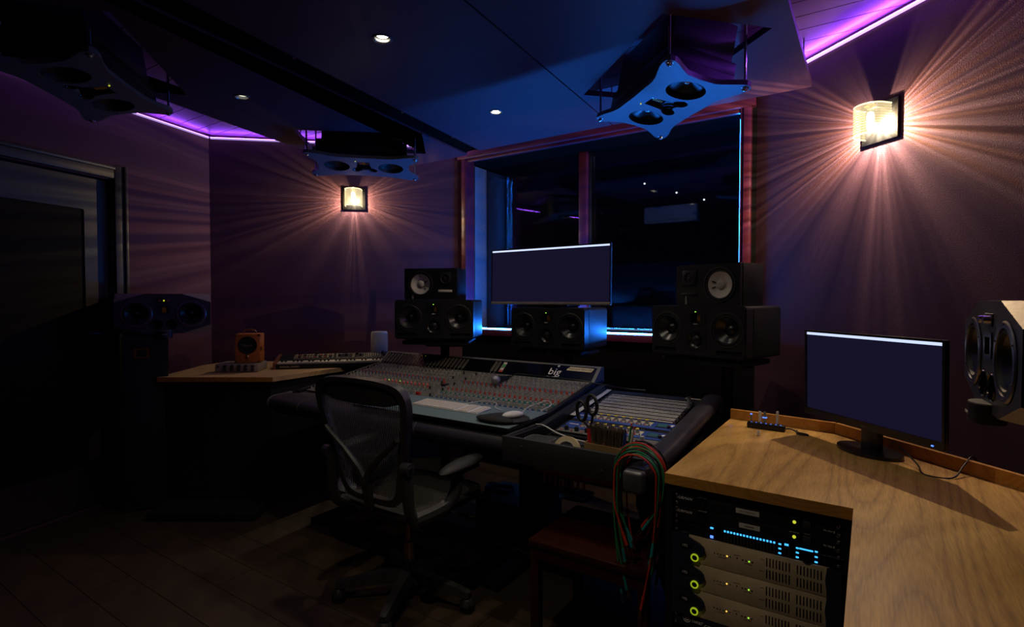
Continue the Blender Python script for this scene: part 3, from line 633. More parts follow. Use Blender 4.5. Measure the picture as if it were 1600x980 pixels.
def stand(label, x, y, rz, top, base_z=0., plate=(.46, .3), off=0., base=(.30, .20)):
    t = thing('speaker_stand', label, 'speaker stand', (x, y, base_z), rz, 'speaker stands'); hh = top - base_z
    obj('top_plate', MB().rbox((0, off, hh - .014), (plate[0], plate[1], .028), .006), 'speaker_black', t)
    obj('crossbar', MB().rbox((0, 0, hh - .045), (plate[0] * .6, .06, .034), .006), 'black', t)
    obj('pole', MB().cyl((0, 0, .02), (0, 0, hh - .028), .032, 20), 'black', t)
    obj('collar', MB().cyl((0, 0, hh * .5), (0, 0, hh * .5 + .05), .04, 20), 'black', t)
    obj('base_plate', MB().rbox((0, .02, .012), (base[0], base[1], .024), .006), 'black', t)
    return t
for (k, p, yw), lb in zip(MON, ('left of the window', 'behind the middle of the console', 'right of the window beside the desk')):
    n = Vector((-math.sin(R(yw)), math.cos(R(yw)), 0)); q = Vector(p) + n * .33
    sd_ = stand('black pole stand carrying the monitor ' + lb, q.x, q.y, R(yw), p[2] - .0145, off=-.14)
    if k == 'centre': obj('badge', MB().prism(circ(0, 0, .014, 16, .008), 0, .002, Matrix.Translation((0, -.291, p[2] - .0285)) @ FRONT), 'knob_blue', sd_)
tw_ = thing('equipment_case', 'tall black equipment case with metal framed handle carrying the left speaker', 'case', (-2.455, 3.60, 0), R(32))
obj('case_body', MB().rbox((0, 0, .575), (.25, .25, 1.148), .01), 'black_matte', tw_)
obj('handle_frame', MB().plate(rrect(-.02, 1.03, .085, .065, .004), [rrect(-.02, 1.03, .055, .042, .003)], -.004, .004, FRONT @ Matrix.Translation((0, 0, .128))), 'brass', tw_)
obj('handle', MB().rbox((-.02, -.13, 1.03), (.04, .008, .012), .003), 'rubber', tw_)
for z in (.02, 1.13): obj('edge_rail', MB().rbox((0, -.126, z), (.25, .004, .02), .001, 1), 'black', tw_)
n = Vector((-math.sin(R(-121)), math.cos(R(-121)), 0)); q = Vector((1.128, 1.27, 0)) + n * .21
stand('black desk stand under the cut-cornered speaker at the right edge', q.x, q.y, R(-124), 1.114, .801, plate=(.20, .20), base=(.15, .15))

# ------------------------------------------------------------------ right desk with rack
DZT = .80
def lp(x, y): s_, d_ = toSD((x, y)); return (s_, d_)
dk = thing('oak_desk', 'L-shaped oak desk on the right with a raised back lip', 'desk', CF(0, 0, 0), A)
pA, pB, pC = (2.488, .873), (2.484, -.117), (3.017, -.130)
pD = (3.017, -1.32); pF = lp(1.395, 2.309); pW = lp(1.545, 1.60); pE = lp(2.03, -.15)
obj('desk_top', MB().prism([pB, pC, pD, (4.3, -1.42), pE, pW, pF, pA], DZT - .034, DZT), 'oak', dk, smooth=0)
e = .0012
obj('edge_band', MB().prism([(pB[0], pB[1] - e), (pC[0] + e, pC[1] - e), pC, pB], DZT - .0345, DZT - .0002), 'oak_edge', dk, smooth=0)
def lip(p, q, h=.046, th=.018):
    p = Vector((*p, 0)); q = Vector((*q, 0)); t_ = (q - p).normalized(); n_ = Vector((-t_.y, t_.x, 0)) * th
    return MB().prism([(p.x, p.y), (q.x, q.y), (q.x + n_.x, q.y + n_.y), (p.x + n_.x, p.y + n_.y)], DZT - .002, DZT + h)
for p, q in ((pA, pF), (pF, pW), (pW, pE)): obj('back_lip', lip(p, q), 'oak_edge', dk, smooth=0)
obj('side_panel', MB().box((2.498, .34, .383), (.024, .90, .766)), 'rack_black', dk, smooth=0)
obj('side_panel', MB().box((3.032, -.72, .383), (.024, 1.18, .766)), 'rack_black', dk, smooth=0)
obj('side_panel', MB().box((3.005, .34, .383), (.024, .88, .766)), 'rack_black', dk, smooth=0)
obj('back_panel', MB().box((2.75, .78, .383), (.48, .02, .766)), 'rack_black', dk, smooth=0)
obj('apron', MB().box((2.75, -.095, .753), (.485, .02, .026)), 'rack_black', dk, smooth=0)
RX0 = 2.751; RY = -.098
for sx in (-1, 1): obj('rack_rail', MB().box((RX0 + sx * .2455, RY + .012, .39), (.012, .012, .70)), 'grey_metal' if sx > 0 else 'rack_black', dk, smooth=0)
def unit(name, label, ztop, nu, cat='rack unit', group='outboard gear in the desk rack'):
    h_ = .04445 * nu - .0012; t = thing(name, label, cat, CF(RX0, RY, ztop - .04445 * nu), A, group); return t, h_
def screws(t, h_, xs=(-.2315, .2315)):
    zz = (.009, h_ - .009) if h_ < .06 else (.009, .03, h_ - .03, h_ - .009)
    for x in xs:
        for z in zz: obj('rack_screw', MB().lathe([(.0058, 0), (.0058, .002), (.0035, .0035), (.0025, .002), (.0004, .0018)], 10, Matrix.Translation((x, -.003, z)) @ FRONT), 'chrome', t)
def box_body(t, h_, m='rack_black', dp=.3): obj('chassis', MB().box((0, dp / 2 + .002, h_ / 2), (.43, dp, h_ - .002)), m, t, smooth=0)
zt = .739
for i, tape in ((0, 'PRO TOOLS DC'), (1, 'SPEAKERS')):
    t, h_ = unit('power_conditioner', ('upper' if i == 0 else 'lower') + ' of the two black power conditioners at the top of the rack', zt, 1); zt -= .04445
    obj('faceplate', MB().rbox((0, 0, h_ / 2), (.4826, .005, h_), .001), 'rack_black', t); box_body(t, h_)
    screws(t, h_)
    text('maker_lettering', 'FURMAN', .0125, (-.207, -.0035, h_ * .63), t, 'print_white', shear=.3, align='CENTER')
    so = obj('socket', MB().rbox((-.148, -.003, h_ * .48), (.026, .003, .03), .006), 'black_gloss', t)
    for k_ in (-1, 1): obj('socket_slot', MB().box((-.148, -.005, h_ * .48 + k_ * .005), (.009, .002, .003)), 'black_matte', so, smooth=0)
    text('socket_lettering', 'UNSWITCHED', .0042, (-.148, -.0035, h_ * .93), t, 'print_white')
    tp = obj('paper_label', MB().rbox((-.012 + .006 * i, -.003, h_ * .52), (.068 - .008 * i, .001, .0155), .0004, 1), 'label_paper', t)
    text('label_lettering', tape, .0065, (-.012 + .006 * i, -.0038, h_ * .52), tp, 'ink')
    obj('power_led', MB().sphere((.118, -.003, h_ * .52), .005, 10, 6), 'led_yellow', t); text('led_lettering', 'PROTECTION', .0042, (.118, -.0035, h_ * .83), t, 'print_white')
    sw = obj('rocker_switch', MB().rbox((.152, -.004, h_ * .5), (.021, .007, .021), .002), 'speaker_grey', t); text('switch_lettering', 'POWER', .0042, (.152, -.0035, h_ * .89), t, 'print_white')
    text('model_lettering', 'M-10x E', .0085, (.222, -.0035, h_ * .38), t, 'print_white', align='RIGHT')
t, h_ = unit('audio_interface', 'black audio interface with a row of blue meter lights', zt, 1); zt -= .04445
obj('faceplate', MB().rbox((0, 0, h_ / 2), (.4826, .006, h_), .001), 'black_gloss', t); box_body(t, h_); screws(t, h_)
for k_, pts in enumerate((((0, 0), (.012, 0), (.006, .01)), ((.008, .01), (.02, .01), (.014, 0)), ((.0225, 0), (.0225, .01), (.025, .01), (.025, 0)), ((.027, 0), (.027, .01), (.0345, .005)))):
    obj('maker_mark', MB().prism(list(pts), 0, .0006, Matrix.Translation((-.19, -.003, h_ * .62)) @ FRONT), 'knob_blue' if 0 else 'navy', t, smooth=0)
for x in (-.182, -.158, .198, .222):
    obj('headphone_jack', MB().lathe([(.0055, .001), (.0055, .003), (.0035, .003), (.0035, -.001)], 14, Matrix.Translation((x, -.002, h_ * .32)) @ FRONT), 'steel', t)
for z, m_ in ((.86, 'led_cyan'), (.52, 'navy'), (.2, 'led_blue_small')): obj('mode_light', MB().rbox((-.118, -.0035, h_ * z), (.010, .002, .006 if z > .3 else .009), .001), m_, t)
for k_ in range(16):
    mt = obj('meter', MB().box((-.078 + k_ * .0095, -.0033, h_ * .40), (.0045, .001, h_ * .62)), 'speaker_grey', t, smooth=0)
    obj('meter_light', MB().box((-.078 + k_ * .0095, -.0036, h_ * .84), (.0055, .001, .006)), 'led_cyan', mt, smooth=0)
for x, zs in ((.080, (.82, .5, .18)), (.127, (.82, .5, .18)), (.176, (.86, .5, .15))):
    for z in zs: obj('button_light', MB().rbox((x, -.0036, h_ * z), (.008, .002, .005), .001), 'led_cyan', t)
for x in (.094, .104): obj('meter', MB().box((x, -.0033, h_ * .42), (.0045, .001, h_ * .7)), 'speaker_grey', t, smooth=0)
obj('meter_light', MB().box((.098, -.0036, h_ * .88), (.011, .001, .006)), 'led_cyan', t, smooth=0)
di = obj('volume_dial', MB().lathe([(.014, 0), (.014, .008), (.011, .010), (.0004, .010)], 24, Matrix.Translation((.15, -.003, h_ * .34)) @ FRONT), 'black_gloss', t)
obj('display_bar', MB().box((.15, -.0036, h_ * .83), (.036, .001, .0045)), 'led_cyan', t, smooth=0)
text('model_lettering', 'Pro Tools | MTRX Studio', .0068, (.209, -.0035, h_ * .74), t, 'print_dim')
def iface(label, ztop):
    t, h_ = unit('audio_converter', label, ztop, 2, group='champagne converters in the desk rack'); box_body(t, h_)
    obj('faceplate', MB().rbox((.01, -.002, h_ / 2), (.40, .008, h_), .002), 'champagne', t)
    pts = [(-.2413, 0), (-.175, 0), (-.172, .012), (-.158, .02), (-.143, .03), (-.136, .044), (-.140, .058), (-.152, .068), (-.172, .076), (-.188, .083), (-.2, h_), (-.2413, h_)]
    w_ = obj('wave_cover', MB().prism(pts, 0, .010, Matrix.Translation((0, -.004, 0)) @ FRONT), 'navy', t, smooth=60)
    w2 = obj('end_cover', MB().prism([(.204, 0), (.2413, 0), (.2413, h_), (.204, h_), (.200, h_ * .6), (.203, h_ * .3)], 0, .011, Matrix.Translation((0, -.004, 0)) @ FRONT), 'navy', t, smooth=60)
    obj('badge', MB().prism(circ(-.2 + .0, h_ * .62, .021, 20, .010), 0, .002, Matrix.Translation((0, -.0142, 0)) @ FRONT), 'black', w_); text('badge_lettering', '192', .012, (-.2, -.0166, h_ * .62), w_, 'print_white')
    obj('power_ring', MB().lathe([(.0085, 0), (.0085, .004), (.0125, .004), (.0125, 0)], 24, Matrix.Translation((-.168, -.0142, h_ * .24)) @ FRONT), 'led_ring', w_)
    obj('power_button', MB().cyl((-.168, -.017, h_ * .24), (-.168, -.012, h_ * .24), .0085, 18), 'black', w_)
    for k_ in range(6): obj('sample_rate_led', MB().cyl((-.108 + k_ * .0095, -.0068, h_ * .55), (-.108 + k_ * .0095, -.005, h_ * .55), .0022, 8), 'led_orange' if k_ == 4 else 'black', t)
    obj('external_led', MB().cyl((-.04, -.0068, h_ * .57), (-.04, -.005, h_ * .57), .0022, 8), 'black', t)
    for k_ in range(4): obj('sync_led', MB().cyl((-.024 + k_ * .0095, -.0068, h_ * .55), (-.024 + k_ * .0095, -.005, h_ * .55), .0025, 8), 'led_green' if k_ == 2 else 'black', t)
    text('sample_lettering', 'SAMPLE RATE', .0038, (-.085, -.0063, h_ * .45), t, 'rack_black'); text('sync_lettering', 'SYNC MODE', .0038, (-.008, -.0063, h_ * .45), t, 'rack_black'); text('clock_lettering', 'LOOP SYNC', .0035, (-.04, -.0063, h_ * .67), t, 'rack_black')
    for x0 in (.045, .128):
        for k_ in range(8):
            for z0 in (.56, .14):
                mb = MB()
                for q in range(6): mb.box((x0 + k_ * .0088, -.0063, h_ * z0 + q * .0045), (.0034, .001, .0036))
                obj('meter_column', mb, 'black', t, smooth=0)
    text('input_lettering', 'INPUT', .0036, (.033, -.0063, h_ * .75), t, 'rack_black'); text('output_lettering', 'OUTPUT', .0036, (.032, -.0063, h_ * .33), t, 'rack_black')
    screws(t, h_, (-.236, .2345)); return t
for lb in ('topmost', 'middle', 'lowest'):
    iface(lb + ' of the three champagne converters with green power rings', zt); zt -= .0889
t, h_ = unit('headphone_hub', 'dark headphone mix hub with round logo at the bottom of the rack', zt, 1)
obj('faceplate', MB().rbox((0, 0, h_ / 2), (.4826, .006, h_), .001), 'navy', t); box_body(t, h_); screws(t, h_)
lg = obj('logo_ring', MB().lathe([(.0125, 0), (.0125, .001), (.0105, .001), (.0105, 0)], 24, Matrix.Translation((-.195, -.003, h_ * .62)) @ FRONT), 'print_white', t)
obj('logo_mark', MB().plate(circ(-.195, h_ * .62, .007, 16), [circ(-.195, h_ * .62 - .001, .003, 10)], 0, .001, Matrix.Translation((0, -.003, 0)) @ FRONT), 'print_white', lg, smooth=0)
text('logo_lettering', 'hear', .02, (-.178, -.0035, h_ * .6), t, 'print_white', align='LEFT')
obj('face_panel', MB().plate(rrect(.04, h_ * .3, .36, h_ * .52, .008), [rrect(.04, h_ * .3, .354, h_ * .46, .006)], .003, .0038, FRONT), 'print_white', t, smooth=0)

# ------------------------------------------------------------------ screens
def screen(name, label, loc, rz, w_, h_, tilt, chin, base):
    t = thing(name, label, 'monitor', loc, rz); rt = (-tilt, 0, 0)
    hd = obj('housing', MB().rbox((0, .0115, h_ / 2), (w_, .014, h_), .004), 'bezel', t, rot=rt)
    obj('bezel', MB().plate(rrect(0, h_ / 2, w_, h_, .004), [rrect(0, h_ / 2 + chin / 2 - .003, w_ - .016, h_ - chin - .010, .001)], -.006, .004, FRONT), 'bezel', t, rot=rt)
    zb = chin + .002; zt_ = h_ - .008
    ds = obj('display', MB().box((0, .003, (zb + zt_) / 2), (w_ - .016, .002, zt_ - zb)), 'screen', t, rot=rt, smooth=0)
    obj('menu_bar', MB().box((0, .0015, zt_ - .0055), (w_ - .016, .001, .011)), 'screen_bar', ds, smooth=0)
    return t, rt
t, rt = screen('computer_monitor', 'wide dark screen standing above the middle monitor at the window', (.2275, 3.565, 1.345), R(-36), .93, .385, R(1), .012, None)
obj('chin', MB().rbox((0, -.004, .009), (.925, .006, .018), .002), 'silver_chin', t, rot=rt)
obj('neck', MB().rbox((0, .07, .05), (.12, .04, .14), .008), 'bezel', t); obj('foot', MB().rbox((0, .10, -.006), (.3, .18, .008), .003), 'bezel', t)
t, rt = screen('computer_monitor', 'dark screen on the oak desk with white bar along its top', (1.334, 2.02, .889), R(-78.8), .615, .36, R(-1), .026, None)
obj('neck', MB().rbox((.0, .032, -.02), (.075, .03, .14), .006), 'bezel', t)
obj('foot', MB().prism(circ(.0, .02, .125, 28, .085), -.088, -.076), 'bezel', t)
text('maker_lettering', 'PHILIPS', .009, (0, -.0055, .011), t, 'print_dim'); obj('power_led', MB().rbox((.27, -.006, .010), (.008, .003, .005), .001), 'led_blue_small', t)
for k_ in range(4): obj('menu_button', MB().rbox((.16 + .02 * k_, -.005, .012), (.007, .002, .003), .0008), 'speaker_grey', t)
cb = obj('monitor_cable', MB().tube(spline([(1.40, 1.93, .85), (1.39, 1.83, .815), (1.36, 1.76, .8035), (1.42, 1.72, .8035), (1.49, 1.76, .83), (1.535, 1.78, .855), (1.58, 1.8, .82)]), .0025, 6), 'cable_black'); tag(cb, 'thin black cable trailing from the desk monitor over the lip', 'cable')

# usb hub on the desk
def GZ(px, py, z):
    r = FW + Vector((1, 0, 0)) * ((px - 800) / F) + UP * ((490 - py) / F); return Vector((0, 0, H)) + r * ((z - H) / r.z)
p = GZ(1197, 671, DZT); hb = thing('usb_hub', 'black seven port USB hub with blue lights by the desk lip', 'USB hub', p, A - R(3))
obj('housing', MB().rbox((0, 0, .013), (.155, .03, .026), .003), 'black', hb)
for k_ in range(7): obj('port_light', MB().box((-.06 + .02 * k_, -.004, .0265), (.005, .003, .001)), 'led_blue_small', hb, smooth=0)
for k_, (x, hh, m_, lb) in enumerate(((-.062, .036, 'clear_plastic', 'thin clear USB stick with blue tip at the left end of the hub'), (-.026, .05, 'white_plastic', 'white USB plug in the middle of the hub'), (-.006, .05, 'clear_plastic', 'grey USB stick with glowing blue ring in the hub'), (.045, .058, 'white_plastic', 'tall white USB stick at the right end of the hub'))):
    q = p + U * x; st = thing('usb_stick', lb, 'USB stick', (q.x, q.y, DZT + .026), A)
    obj('shell', MB().rbox((0, 0, hh / 2 + .002), (.007 if k_ == 0 else .011, .006, hh), .002), m_, st)
    obj('plug', MB().box((0, 0, .001), (.008, .004, .006)), 'steel', st)
    if k_ in (0, 2): obj('light', MB().rbox((0, 0, hh if k_ == 0 else .026), (.008 if k_ == 0 else .018, .0075, .005), .001), 'led_blue_small', st)
q = GZ(1185, 681, DZT); cp = thing('usb_cap', 'tiny white USB cap standing alone in front of the USB hub', 'USB cap', q, A); obj('shell', MB().rbox((0, 0, .011), (.012, .010, .022), .003), 'white_plastic', cp); obj('opening', MB().rbox((0, 0, .0222), (.008, .006, .001), .0004, 1), 'print_dim', cp)  # small white USB cap, open at the top
cb = obj('hub_cable', MB().tube(spline([p + U * .075 + Vector((0, 0, .012)), p + U * .10 + Vector((0, 0, .014)), p + U * .125 - V * .004 + Vector((0, 0, .005)), p + U * .16 - V * .02 + Vector((0, 0, .004)), p + U * .165 - V * .035 + Vector((0, 0, .004)), p + U * .13 - V * .03 + Vector((0, 0, .004)), p + U * .12 + V * .01 + Vector((0, 0, .008))]), .0035, 6), 'cable_black'); tag(cb, 'short black cable curling beside the USB hub', 'cable')

# ------------------------------------------------------------------ left desk and what stands on it
LDZ = .87
ld = thing('oak_desk', 'pale oak desk on the left with synthesizer and amplifiers', 'desk', (0, 0, 0), 0)
lq = [(-2.327, 3.51), (-1.567, 3.51), (-1.045, 4.42), (-1.03, 4.56), (-2.335, 4.37), (-2.40, 4.15)]
obj('desk_top', MB().prism(lq, LDZ - .03, LDZ), 'oak_pale', ld, smooth=0)
obj('edge_band', MB().prism([(lq[0][0], lq[0][1] - .001), (lq[1][0], lq[1][1] - .001), lq[1], lq[0]], LDZ - .0302, LDZ - .0002), 'oak_edge', ld, smooth=0)
obj('cabinet', MB().prism([(-2.30, 3.55), (-1.60, 3.55), (-1.20, 4.25), (-1.9, 4.28), (-2.32, 4.0)], .001, LDZ - .03), 'black_matte', ld, smooth=0)
obj('low_slab', MB().prism([(-2.27, 3.30), (-1.60, 3.30), (-1.60, 3.549), (-2.28, 3.549)], .001, .05), 'black_matte', ld, smooth=0)  # low black slab on the floor in front of the cabinet
for x in (-2.05, -1.8): obj('door_gap', MB().box((x, 3.548, .45), (.004, .003, .7)), 'black_gloss', ld, smooth=0)
# practice amplifier
am = thing('guitar_amplifier', 'small tan leather practice amplifier with round black grille', 'amplifier', (-1.87, 3.79, LDZ + .058), R(12))
obj('cabinet', MB().rbox((0, .07, .105), (.165, .13, .205), .006), 'tan_leather', am)
sp_ = obj('grille', MB().lathe([(.0004, .002), (.055, .002), (.058, .004), (.062, .004), (.063, 0)], 32, Matrix.Translation((0, .005, .128)) @ FRONT), 'black_matte', am)
text('grille_lettering', 'Pignose', .022, (0, -.003, .128), sp_, 'print_dim', shear=.3)
obj('volume_knob', MB().lathe([(.014, 0), (.013, .008), (.008, .012), (.0004, .016)], 20, Matrix.Translation((0, .005, .048)) @ FRONT), 'brass', am)
obj('input_jack', MB().lathe([(.006, .0), (.006, .002), (.004, .002), (.004, 0)], 14, Matrix.Translation((0, .005, .022)) @ FRONT), 'brass', am)
hd = obj('handle', MB().tube(spline([(-.045, .07, .206), (-.036, .07, .226), (0, .07, .234), (.036, .07, .226), (.045, .07, .206)], 4), .006, 8), 'walnut', am)
for sx in (-1, 1):
    for z in (.012, .198): obj('corner_cap', MB().rbox((sx * .076, .012, z), (.018, .022, .02), .006, 2), 'brass', am)
obj('latch', MB().rbox((.085, .02, .10), (.008, .02, .03), .003), 'brass', am)
# silver preamp under it
pm = thing('preamplifier', 'silver preamplifier with two rows of black knobs under the tan amplifier', 'preamplifier', (-1.925, 3.74, LDZ), R(8))
obj('housing', MB().rbox((0, .11, .03), (.285, .21, .055), .006), 'amp_silver', pm)
for k_ in range(6):
    obj('knob', MB().cyl((-.12 + .046 * k_, -.012, .043), (-.12 + .046 * k_, .006, .043), .0095 if k_ else .005, 14, .011 if k_ else .006), 'knob_dark', pm)
for k_ in range(5): obj('knob', MB().cyl((-.076 + .046 * k_, -.012, .019), (-.076 + .046 * k_, .006, .019), .0095, 14, .011), 'knob_dark', pm)
for x in (-.1, .1):
    for y in (.05, .17): obj('foot', MB().cyl((x, y, 0), (x, y, .006), .008, 10), 'rubber', pm)
# synthesizer
SW = .80; sy = thing('synthesizer', 'vintage black synthesizer with wooden end cheeks and ivory keys on the pale desk', 'synthesizer', (-1.33, 3.99, LDZ), R(14))
# lower body
for sx in (-1, 1):
    obj('end_cheek', MB().prism([(0, 0), (.30, 0), (.30, .085), (.17, .075), (.02, .05), (0, .045)], -.009, .009, Matrix.Translation((sx * (SW / 2 + .009), 0, 0)) @ Matrix.Rotation(PI / 2, 4, 'Z') @ Matrix.Rotation(PI / 2, 4, 'X')), 'walnut', sy, smooth=0)
obj('front_rail', MB().rbox((0, .01, .017), (SW, .02, .034), .002), 'black', sy)
text('maker_lettering', 'IMPERIAL GRAND', .017, (-SW / 2 + .03, -.0008, .017), sy, 'tape', align='LEFT')
obj('key_bed', MB().box((0, .085, .014), (SW, .15, .024)), 'black', sy, smooth=0)
nw = 29; kw = (SW - .01) / nw
km = MB().rbox((0, .075, 0), (kw - .001, .13, .012), .001, 1); kme = obj('white_key', km, 'key_white', sy, (-SW / 2 + .005 + kw / 2, .012, .040)).data
for k_ in range(1, nw): inst('white_key', kme, sy, (-SW / 2 + .005 + kw * (k_ + .5), .012, .040))
bk = None
for k_ in range(nw - 1):
    if k_ % 7 in (2, 6): continue
    l_ = (-SW / 2 + .005 + kw * (k_ + 1), .062, .050)
    if bk is None: bk = obj('black_key', MB().rbox((0, .04, 0), (.012, .08, .012), .0015, 1), 'black', sy, l_).data
    else: inst('black_key', bk, sy, l_)
cpn = obj('control_panel', MB().prism([(.165, .05), (.30, .082), (.30, .0), (.165, 0)], -SW / 2, SW / 2, Matrix.Rotation(PI / 2, 4, 'Z') @ Matrix.Rotation(PI / 2, 4, 'X')), 'black', sy, smooth=0)
def onp(x, t_): return (x, .165 + .135 * t_, .0505 + .032 * t_)
for x0, x1 in ((-.30, -.02), (.01, .13), (.14, .22), (.235, .34)):
    for t_ in (.18, .86): obj('panel_line', MB().box((0, 0, 0), (x1 - x0, .003, .001)), 'tape', cpn, onp((x0 + x1) / 2, t_), (R(13), 0, 0), smooth=0)
    for x in (x0, x1): obj('panel_line', MB().box((0, 0, 0), (.003, .092, .001)), 'tape', cpn, onp(x, .52), (R(13), 0, 0), smooth=0)
for k_ in range(14):
    for t_ in (.36, .68): obj('tab_switch', MB().rbox((0, 0, .003), (.012, .018, .006), .001, 1), ('tape', 'knob_dark', 'tape', 'knob_red')[(k_ + (t_ > .5) * 2) % 4 if k_ % 5 else 2], cpn, onp(-.285 + .019 * k_, t_), (R(13), 0, 0))
for k_ in range(5): obj('slider', MB().rbox((0, 0, .003), (.006, .06, .006), .001, 1), 'tape', cpn, onp(.25 + .018 * k_, .5), (R(13), 0, 0))
for x, t_ in ((-.27, .9), (-.14, .9), (.16, .75), (.19, .45), (.36, .8), (.372, .45), (.03, .5), (.08, .5)): obj('knob', MB().cyl((0, 0, 0), (0, 0, .016), .011, 14, .009), 'knob_dark', cpn, onp(x, t_), (R(13), 0, 0))
# router
ro = thing('wifi_router', 'white upright wifi router at the right end of the pale desk', 'router', (-1.085, 4.39, LDZ), R(14))
obj('shell', MB().lathe([(.05, 0), (.062, .004), (.066, .05), (.068, .15), (.066, .235), (.060, .248), (.0004, .250)], 28, Matrix.Diagonal((1, .6, 1, 1))), 'router_white', ro)
obj('base_ring', MB().lathe([(.052, 0), (.052, .006), (.045, .006)], 24, Matrix.Diagonal((1, .6, 1, 1))), 'print_dim', ro)

# ------------------------------------------------------------------ mixing console
CW = 1.76
def cz(d): return .800 + max(0, d - .25) * (.900 - .800) / .62
co = thing('mixing_console', 'large grey analogue mixing console with meter bridge', 'mixing console', CF(0, 0, 0), A)
prof = [(.05, .70), (.05, .785), (.25, .800), (.87, .900), (.885, .905), (.99, .90), (1.0, .62), (.55, .60)]
XM = Matrix.Rotation(PI / 2, 4, 'Z') @ Matrix.Rotation(PI / 2, 4, 'X')     # prism (d,z) extruded along s
obj('body', MB().prism([(a, b - .012) for a, b in prof], 0, CW, XM), 'console_dark', co, smooth=0)
# padded arm rest
ar = []
for k_ in range(13):
    a = R(100 + 170 * k_ / 12); ar.append((.055 + .06 * math.cos(a), .748 + .045 * math.sin(a)))
obj('arm_rest', MB().prism([(.13, .797)] + ar + [(.13, .715)], .004, CW - .012, XM), 'arm_leather', co, smooth=50)
for sx in (.0, CW - .016): obj('arm_rest_cap', MB().prism([(.16, .80)] + [(a - .003, b) for a, b in ar] + [(.16, .71)], sx, sx + .016, XM), 'console_grey', co, smooth=50)
obj('arm_seam', MB().prism([(.13, .7985)] + [(a * 1.0 - .001, b) for a, b in ar] + [(.13, .714)], .30, .304, XM), 'console_grey', co, smooth=50)
obj('arm_seam', MB().prism([(.13, .7985)] + [(a * 1.0 - .001, b) for a, b in ar] + [(.13, .714)], 1.22, 1.224, XM), 'console_grey', co, smooth=50)
obj('latch', MB().rbox((CW + .02, .02, .735), (.05, .03, .03), .005), 'grey_metal', co)
for x in (.012, CW - .012): obj('side_trim', MB().prism([(.2, .70), (.2, .80), (.87, .91), (1.0, .91), (1.0, .62)], x - .012, x + .012, XM), 'black', co, smooth=0)
# channel strips
CH = .0335; chans = [.035 + CH * k_ for k_ in range(24)] + [.97 + CH * k_ for k_ in range(23)]
sl = math.atan2(.1, .62)
sm = MB().box((CH / 2, .325, 0), (CH - .0015, .63, .006)); sme = obj('channel_strip', sm, 'console_grey', co, (chans[0], .235, cz(.24) - .005), (sl, 0, 0), smooth=0).data
for c_ in chans[1:]: inst('channel_strip', sme, co, (c_, .235, cz(.24) - .005), (sl, 0, 0))
obj('master_strip', MB().box((.068, .325, 0), (.130, .63, .006)), 'console_grey', co, (.838, .235, cz(.24) - .005), (sl, 0, 0), smooth=0)
obj('master_meter_panel', MB().box((.068, .33, .004), (.05, .45, .004)), 'black', co, (.838, .29, cz(.24) - .001), (sl, 0, 0), smooth=0)
KB = {n: MB() for n in ('knob_grey', 'knob_red', 'knob_blue', 'knob_teal', 'knob_white', 'knob_dark')}
def knob(m, s_, d_, r=.0072, h=.017): z = cz(d_); KB[m].cyl((s_, d_, z - .002), (s_, d_, z + h), r, 7, r * .78)
for ci, c_ in enumerate(chans):
    x = c_ + CH / 2
    for k_ in range(21):
        d_ = .275 + .0285 * k_
        if c_ > .7 and d_ < .37: continue
        if d_ < .36:                                   # faders on the open left part
            knob('knob_white' if k_ % 2 else 'knob_grey', x, d_, .007, .014); continue
        if k_ in (4, 7): KB['knob_blue' if k_ == 4 else 'knob_teal'].box((x, d_, cz(d_) + .006), (.012, .008, .012)); KB['knob_white'].box((x + .008, d_ + .012, cz(d_) + .003), (.008, .006, .006)); continue
        if k_ == 9: knob('knob_red', x, d_); KB['knob_white'].box((x - .01, d_ + .012, cz(d_) + .003), (.007, .007, .008)); continue
        if k_ == 14: knob('knob_red', x + .006, d_); knob('knob_blue', x - .008, d_ - .006, .006); continue
        if k_ % 4 == 1: KB['knob_dark'].box((x + .006, d_ + .004, cz(d_) + .001), (.010, .008, .004))
        knob('knob_grey', x + (.004 if k_ % 2 else -.004), d_)
        if k_ % 2 == 0: KB['knob_white'].box((x + .010, d_ + .010, cz(d_) + .003), (.005, .005, .006))
for k_ in range(16):
    d_ = .30 + .036 * k_
    for x in (.855, .955): knob('knob_grey' if k_ % 3 else 'knob_dark', x, d_)
    if k_ in (3, 9): knob('knob_red', .875, d_, .009)
for n_, b_ in KB.items(): stuff(obj(n_ + '_rows', b_, n_, co))
obj('red_fader_cap', MB().rbox((.86, .405, cz(.405) + .008), (.022, .014, .016), .002), 'red', co)
obj('blue_fader_cap', MB().rbox((.90, .60, cz(.6) + .006), (.03, .05, .008), .002), 'navy', co)
lr_ = []
for k_ in range(12): obj('channel_led', MB().sphere((.42 + .0335 * k_, .565, cz(.565) + .008), .004, 6, 4), 'led_red' if k_ not in (1, 4) else 'led_green', co)
